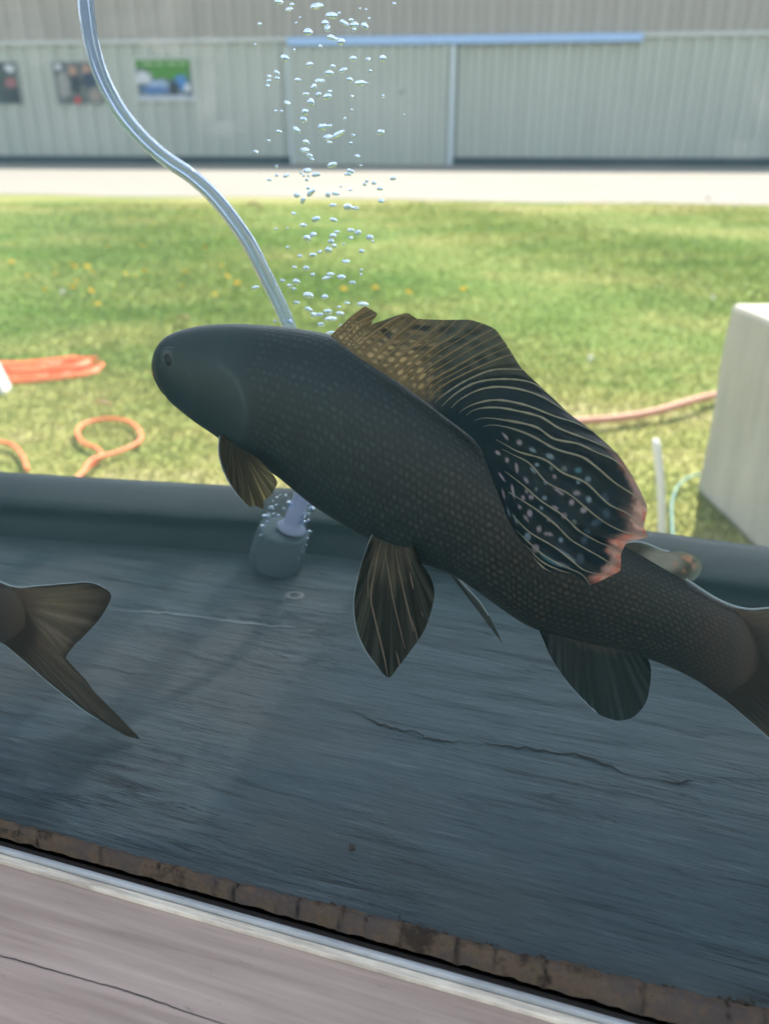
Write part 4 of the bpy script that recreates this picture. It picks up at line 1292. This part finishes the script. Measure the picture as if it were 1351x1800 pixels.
    # pelvic fins
    LST = [([(676, 965), (680, 990), (684, 1015), (690, 1050), (698, 1085), (706, 1118), (712, 1140)], 2.6), ([(662, 960), (648, 1010), (646, 1050)], 1.8), ([(664, 975), (652, 1045), (658, 1085), (668, 1125), (676, 1160), (681, 1188)], 4.0), ([(694, 965), (703, 1010), (709, 1040), (718, 1075), (726, 1110)], 2.4),
           ([(722, 1085), (730, 1110), (735, 1128)], 2.0), ([(740, 1075), (752, 1098)], 2.0), ([(696, 1145), (701, 1165), (703, 1175)], 3.0), ([(720, 1005), (726, 1035)], 3.0)]
    def p_pel(g, t, p):
        s_ = streak(g, t, 46, 9)
        top = float(1 - ss(0.18, 0.5, t + 0.12 * mnoise.noise(Vector((g * 12, t * 3, 7)))))
        c = np.array((0.048, 0.050, 0.034)) * (0.25 + 1.5 * s_)
        c = c * (1 - top) + np.array((0.24, 0.205, 0.13)) * (0.30 + 1.0 * s_) * top
        return c
    pb = [(655, 936), (672, 942), (690, 946), (708, 948), (722, 952)]
    pe = [(655, 939), (645, 962), (634, 995), (626, 1030), (622, 1065), (627, 1105), (640, 1138), (658, 1165), (682, 1191), (700, 1172), (722, 1143), (742, 1114), (754, 1086), (763, 1046), (757, 1016), (742, 992), (733, 972), (722, 953)]
    ob = 0.012
    pel = fin('pelvic_fin', pb, pe, ob, 0.020, p_pel, 260, 60, bow=0.003, ripple=0.0005, nrays=12,
        lead=[(657, 934), (646, 961), (635, 994), (626, 1030), (622, 1065), (626, 1105), (639, 1138), (657, 1165), (680, 1189)])
    for poly, w in LST:
        q_ = catmull(poly, 30)
        put(mesh('fin_ray', *tube_vf([P3(x, y, ob + 0.008 * min(1, max(0, (y - 945) / 230)) + 0.0042) for x, y in q_], w * 0.36 * kx * np.interp(np.linspace(0, 1, 30), [0, .3, .8, 1], [0.3, 0.9, 1.0, 0.5]), 6), m_rayk), pel)
    def p_pel2(g, t, p):
        return np.array((0.10, 0.11, 0.10)) * (0.6 + 0.6 * streak(g, t, 9, 2))
    fin('pelvic_fin', [(762, 985), (798, 1004)], [(802, 1010), (818, 1030), (842, 1056), (862, 1088), (884, 1134), (872, 1110), (846, 1072), (820, 1040), (800, 1012)], -0.010, -0.016, p_pel2, 60, 12,
        lead=[(800, 1010), (818, 1031), (842, 1057), (858, 1082)])
    # pectoral fin
    def p_pec(g, t, p):
        s_ = streak(g, t, 34, 12)
        f_ = float(ss(0.15, 0.75, t)) * float(ss(0.35, 0.85, g))
        c = np.array((0.11, 0.088, 0.045)) * (0.55 + 0.8 * s_)
        return c * (1 - f_) + np.array((0.85, 0.70, 0.32)) * (0.20 + 1.0 * s_) * f_
    fin('pectoral_fin', [(392, 764), (405, 774), (420, 784), (438, 796)], [(386, 768), (386, 795), (392, 822), (404, 848), (420, 872), (438, 890), (448, 889), (462, 894), (464, 880), (474, 872), (482, 860), (487, 848), (478, 832), (462, 815), (444, 800)],
        0.014, 0.024, p_pec, 220, 50, bow=0.003, ripple=0.0007, nrays=14, lead=[(386, 766), (385, 795), (391, 822), (403, 848), (419, 872), (436, 889)])

    # ---- the tall dorsal fin, laid towards the viewer at its rear end
    M = 130
    gd = [catmull(r_, M) for r_ in DORS]
    G = len(gd)
    sub = 13
    cols = []
    for i in range((G - 1) * sub + 1):
        u = i / sub
        k = min(int(u), G - 2)
        t = u - k
        p0, p1, p2, p3 = gd[max(k - 1, 0)], gd[k], gd[k + 1], gd[min(k + 2, G - 1)]
        soft = 0.5 * (2 * p1 + (p2 - p0) * t + (2 * p0 - 5 * p1 + 4 * p2 - p3) * t * t + (3 * p1 - p0 - 3 * p2 + p3) * t ** 3)
        lin = p1 * (1 - t) + p2 * t
        q = 0.5 * soft + 0.5 * lin
        if k >= 4: q = q + (gd[k] * (1 - t) + gd[k + 1] * t - q) * 0.0
        cols.append(q)
    cols = np.array(cols)                                  # (NC, M, 2)
    NC = len(cols)
    uu = np.arange(NC) / sub
    tt = np.linspace(0, 1, M)
    sb_ = np.array([max(0.0, surf(*cols[i][0]) - 0.0015) for i in range(NC)])
    sb_ = np.convolve(np.pad(sb_, 9, mode='edge'), np.ones(19) / 19, 'valid')
    rear = ss(9, 17, uu)
    tipoff = 0.002 + 0.030 * rear
    OFF = np.zeros((NC, M))
    for i in range(NC):
        OFF[i] = sb_[i] * (1 - tt) ** 1.3 * 1.0 + (sb_[i] * 0.35 + tipoff[i]) * (1 - (1 - tt) ** 1.6) + 0.010 * rear[i] * np.sin(np.pi * tt)
        OFF[i] += 0.0008 * math.cos(2 * math.pi * uu[i]) * tt
    V = np.array([P3(cols[i, j, 0], cols[i, j, 1], OFF[i, j]) for i in range(NC) for j in range(M)])
    X, Y = cols[..., 0].ravel(), cols[..., 1].ravel()
    UU, TT = np.repeat(uu, M), np.tile(tt, NC)
    nz1 = np.array([mnoise.noise(Vector((x * 0.03, y * 0.03, 0))) for x, y in zip(X, Y)])
    nz2 = np.array([mnoise.noise(Vector((x * 0.11, y * 0.11, 5))) for x, y in zip(X, Y)])
    gold = 1 - ss(-70, 45, (X - 760) + 0.55 * (Y - 640) + 18 * nz1 + 60 * (TT - 0.45))
    gold = np.clip(gold, 0, 1)
    outer = ss(0.25, 0.75, TT) * (1 - ss(8.5, 12.5, UU)) * (1 - gold)
    deep = np.array((0.006, 0.015, 0.020))
    c = np.outer(gold, (0.15, 0.112, 0.052)) + np.outer(1 - gold, deep) + np.outer(outer, (0.075, 0.066, 0.034))
    c *= (1 + 0.35 * nz2)[:, None]
    # golden spots between the rays near the base, dark dashes further out (front half)
    cell_u = np.floor(UU * 2); fu = np.modf(UU * 2)[0] - 0.5
    rows_ = TT * 9 + 0.5 * np.mod(cell_u, 2)
    cell_t = np.floor(rows_); ft = np.modf(rows_)[0] - 0.5
    hs = hash2(cell_u, cell_t)
    rsp = 0.16 + 0.20 * hs
    dsp = np.sqrt(((fu + 0.2 * (hash2(cell_u, cell_t, 1) - .5)) / 1.0) ** 2 + ((ft + 0.3 * (hash2(cell_u, cell_t, 2) - .5)) / 1.1) ** 2)
    k = (1 - ss(rsp * 0.7, rsp * 1.25, dsp)) * np.clip(gold * 1.3, 0, 1) * (1 - ss(0.5, 0.75, TT)) * ss(0.02, 0.10, TT)
    k = np.maximum(k, 0) * (1 - ss(11, 14, UU))
    c = c * (1 - k)[:, None] + np.outer(k * 0.9, (0.42, 0.31, 0.15)) + np.outer(k * 0.1, (0.2, 0.14, 0.06))
    rows2 = TT * 5.5 + hash2(np.floor(UU), 3)
    dash = (1 - ss(0.20, 0.34, np.abs(np.modf(rows2)[0] - 0.5))) * (1 - ss(0.26, 0.42, np.abs(np.modf(UU)[0] - 0.5))) * ss(0.28, 0.45, TT) * (1 - ss(0.86, 0.95, TT)) * ss(1.8, 3.2, UU) * (1 - ss(9, 12, UU)) * (hash2(np.floor(UU), np.floor(rows2), 4) > 0.22)
    dash = dash * (0.5 + 0.45 * hash2(np.floor(UU), np.floor(rows2), 7))
    c = c * (1 - dash)[:, None] + np.outer(dash, (0.012, 0.016, 0.014))
    # fine streaks between the rays
    fs = np.array([mnoise.noise(Vector((u * 6.5, t * 2.0, 1))) for u, t in zip(UU, TT)])
    c *= (1 + 0.35 * fs)[:, None]
    # salmon margin of the rear half
    marg = ss(0.875, 0.945, TT + 0.03 * nz2 + 0.02 * nz1) * ss(13.2, 15.2, UU) * (1 - ss(22.3, 23.2, UU))
    marg2 = ss(0.84, 0.95, TT + 0.05 * nz1) * ss(15.5, 17, UU) * (1 - ss(18.2, 19.2, UU)) * 0.75
    mg = np.clip(np.maximum(marg, marg2), 0, 1)
    red = ss(-0.1, 0.4, nz1 + 0.5 * nz2)
    mc = np.outer(1 - red, (0.62, 0.38, 0.30)) + np.outer(red, (0.62, 0.22, 0.14))
    c = c * (1 - mg * 0.9)[:, None] + mc * (mg * 0.9)[:, None]
    for (sx, sy, rw, rh, an, colr) in SPL:
        dx, dy = X - sx, Y - sy
        ca, sa = math.cos(an), math.sin(an)
        p_, q_ = (dx * ca - dy * sa) / rw, (dx * sa + dy * ca) / rh
        kk_ = (1 - ss(0.62, 1.2, np.sqrt(p_ ** 2 + q_ ** 2) + 0.16 * nz2)) * (0.9 if colr != SCOL['d'] else 0.8)
        c = c * (1 - kk_)[:, None] + np.outer(kk_, colr)
    dor = put(mesh('dorsal_fin', V, grid_faces(NC, M), m_fin))
    set_color(dor, np.clip(c, 0.001, 1))
    for gi in range(G):
        if gi in (2, 19): continue
        for hf in ((0, 0.5) if (gi < 9) else (0,)):
            ci = min(NC - 1, int((gi + hf) * sub))
            t0 = 6 if gi < 12 else (10 if gi < 17 else 14)
            jj = np.arange(t0, M)
            pts = [P3(cols[ci, j, 0], cols[ci, j, 1], OFF[ci, j] + 0.0003) for j in jj]
            wmax = (1.25 if gi < 10 else 1.4) if gi < 18 else 1.1
            if hf: wmax *= 0.7
            rad = np.interp(np.linspace(0, 1, len(jj)), [0, .2, .6, 1], [0.25, wmax, wmax * 0.9, 0.45]) * kx * (1 + 0.45 * np.array([mnoise.noise(Vector((j * .13, gi * 3.7, hf))) for j in jj]))
            put(mesh('fin_ray', *tube_vf(pts, rad, 6), m_rayg if gi < 10 else m_rayp), dor)
    return root


NFISH = 0.372
build_fish('dark grayling with a tall spotted dorsal fin in mid tank', lambda x, y: (x, y), NFISH, True)
build_fish('second grayling of which only the forked tail shows at left', lambda x, y: ((x - 1230) / 1.6 - 20, (y - 1155) / 1.6 + 1085), 0.315, False)

for o in list(bpy.data.objects):
    if o.type == 'MESH' and not o.data.materials: print('no material', o.name)
for (x, y) in [(682, 1190), (1090, 1267)]:
    print('fin tip above floor', at_n(x, y, NFISH - 0.02)[2] - ZF)
print('second tail above floor', at_n(245, 1298, 0.315)[2] - ZF, 'block height', bh, 'rim top', [proj for proj in []])
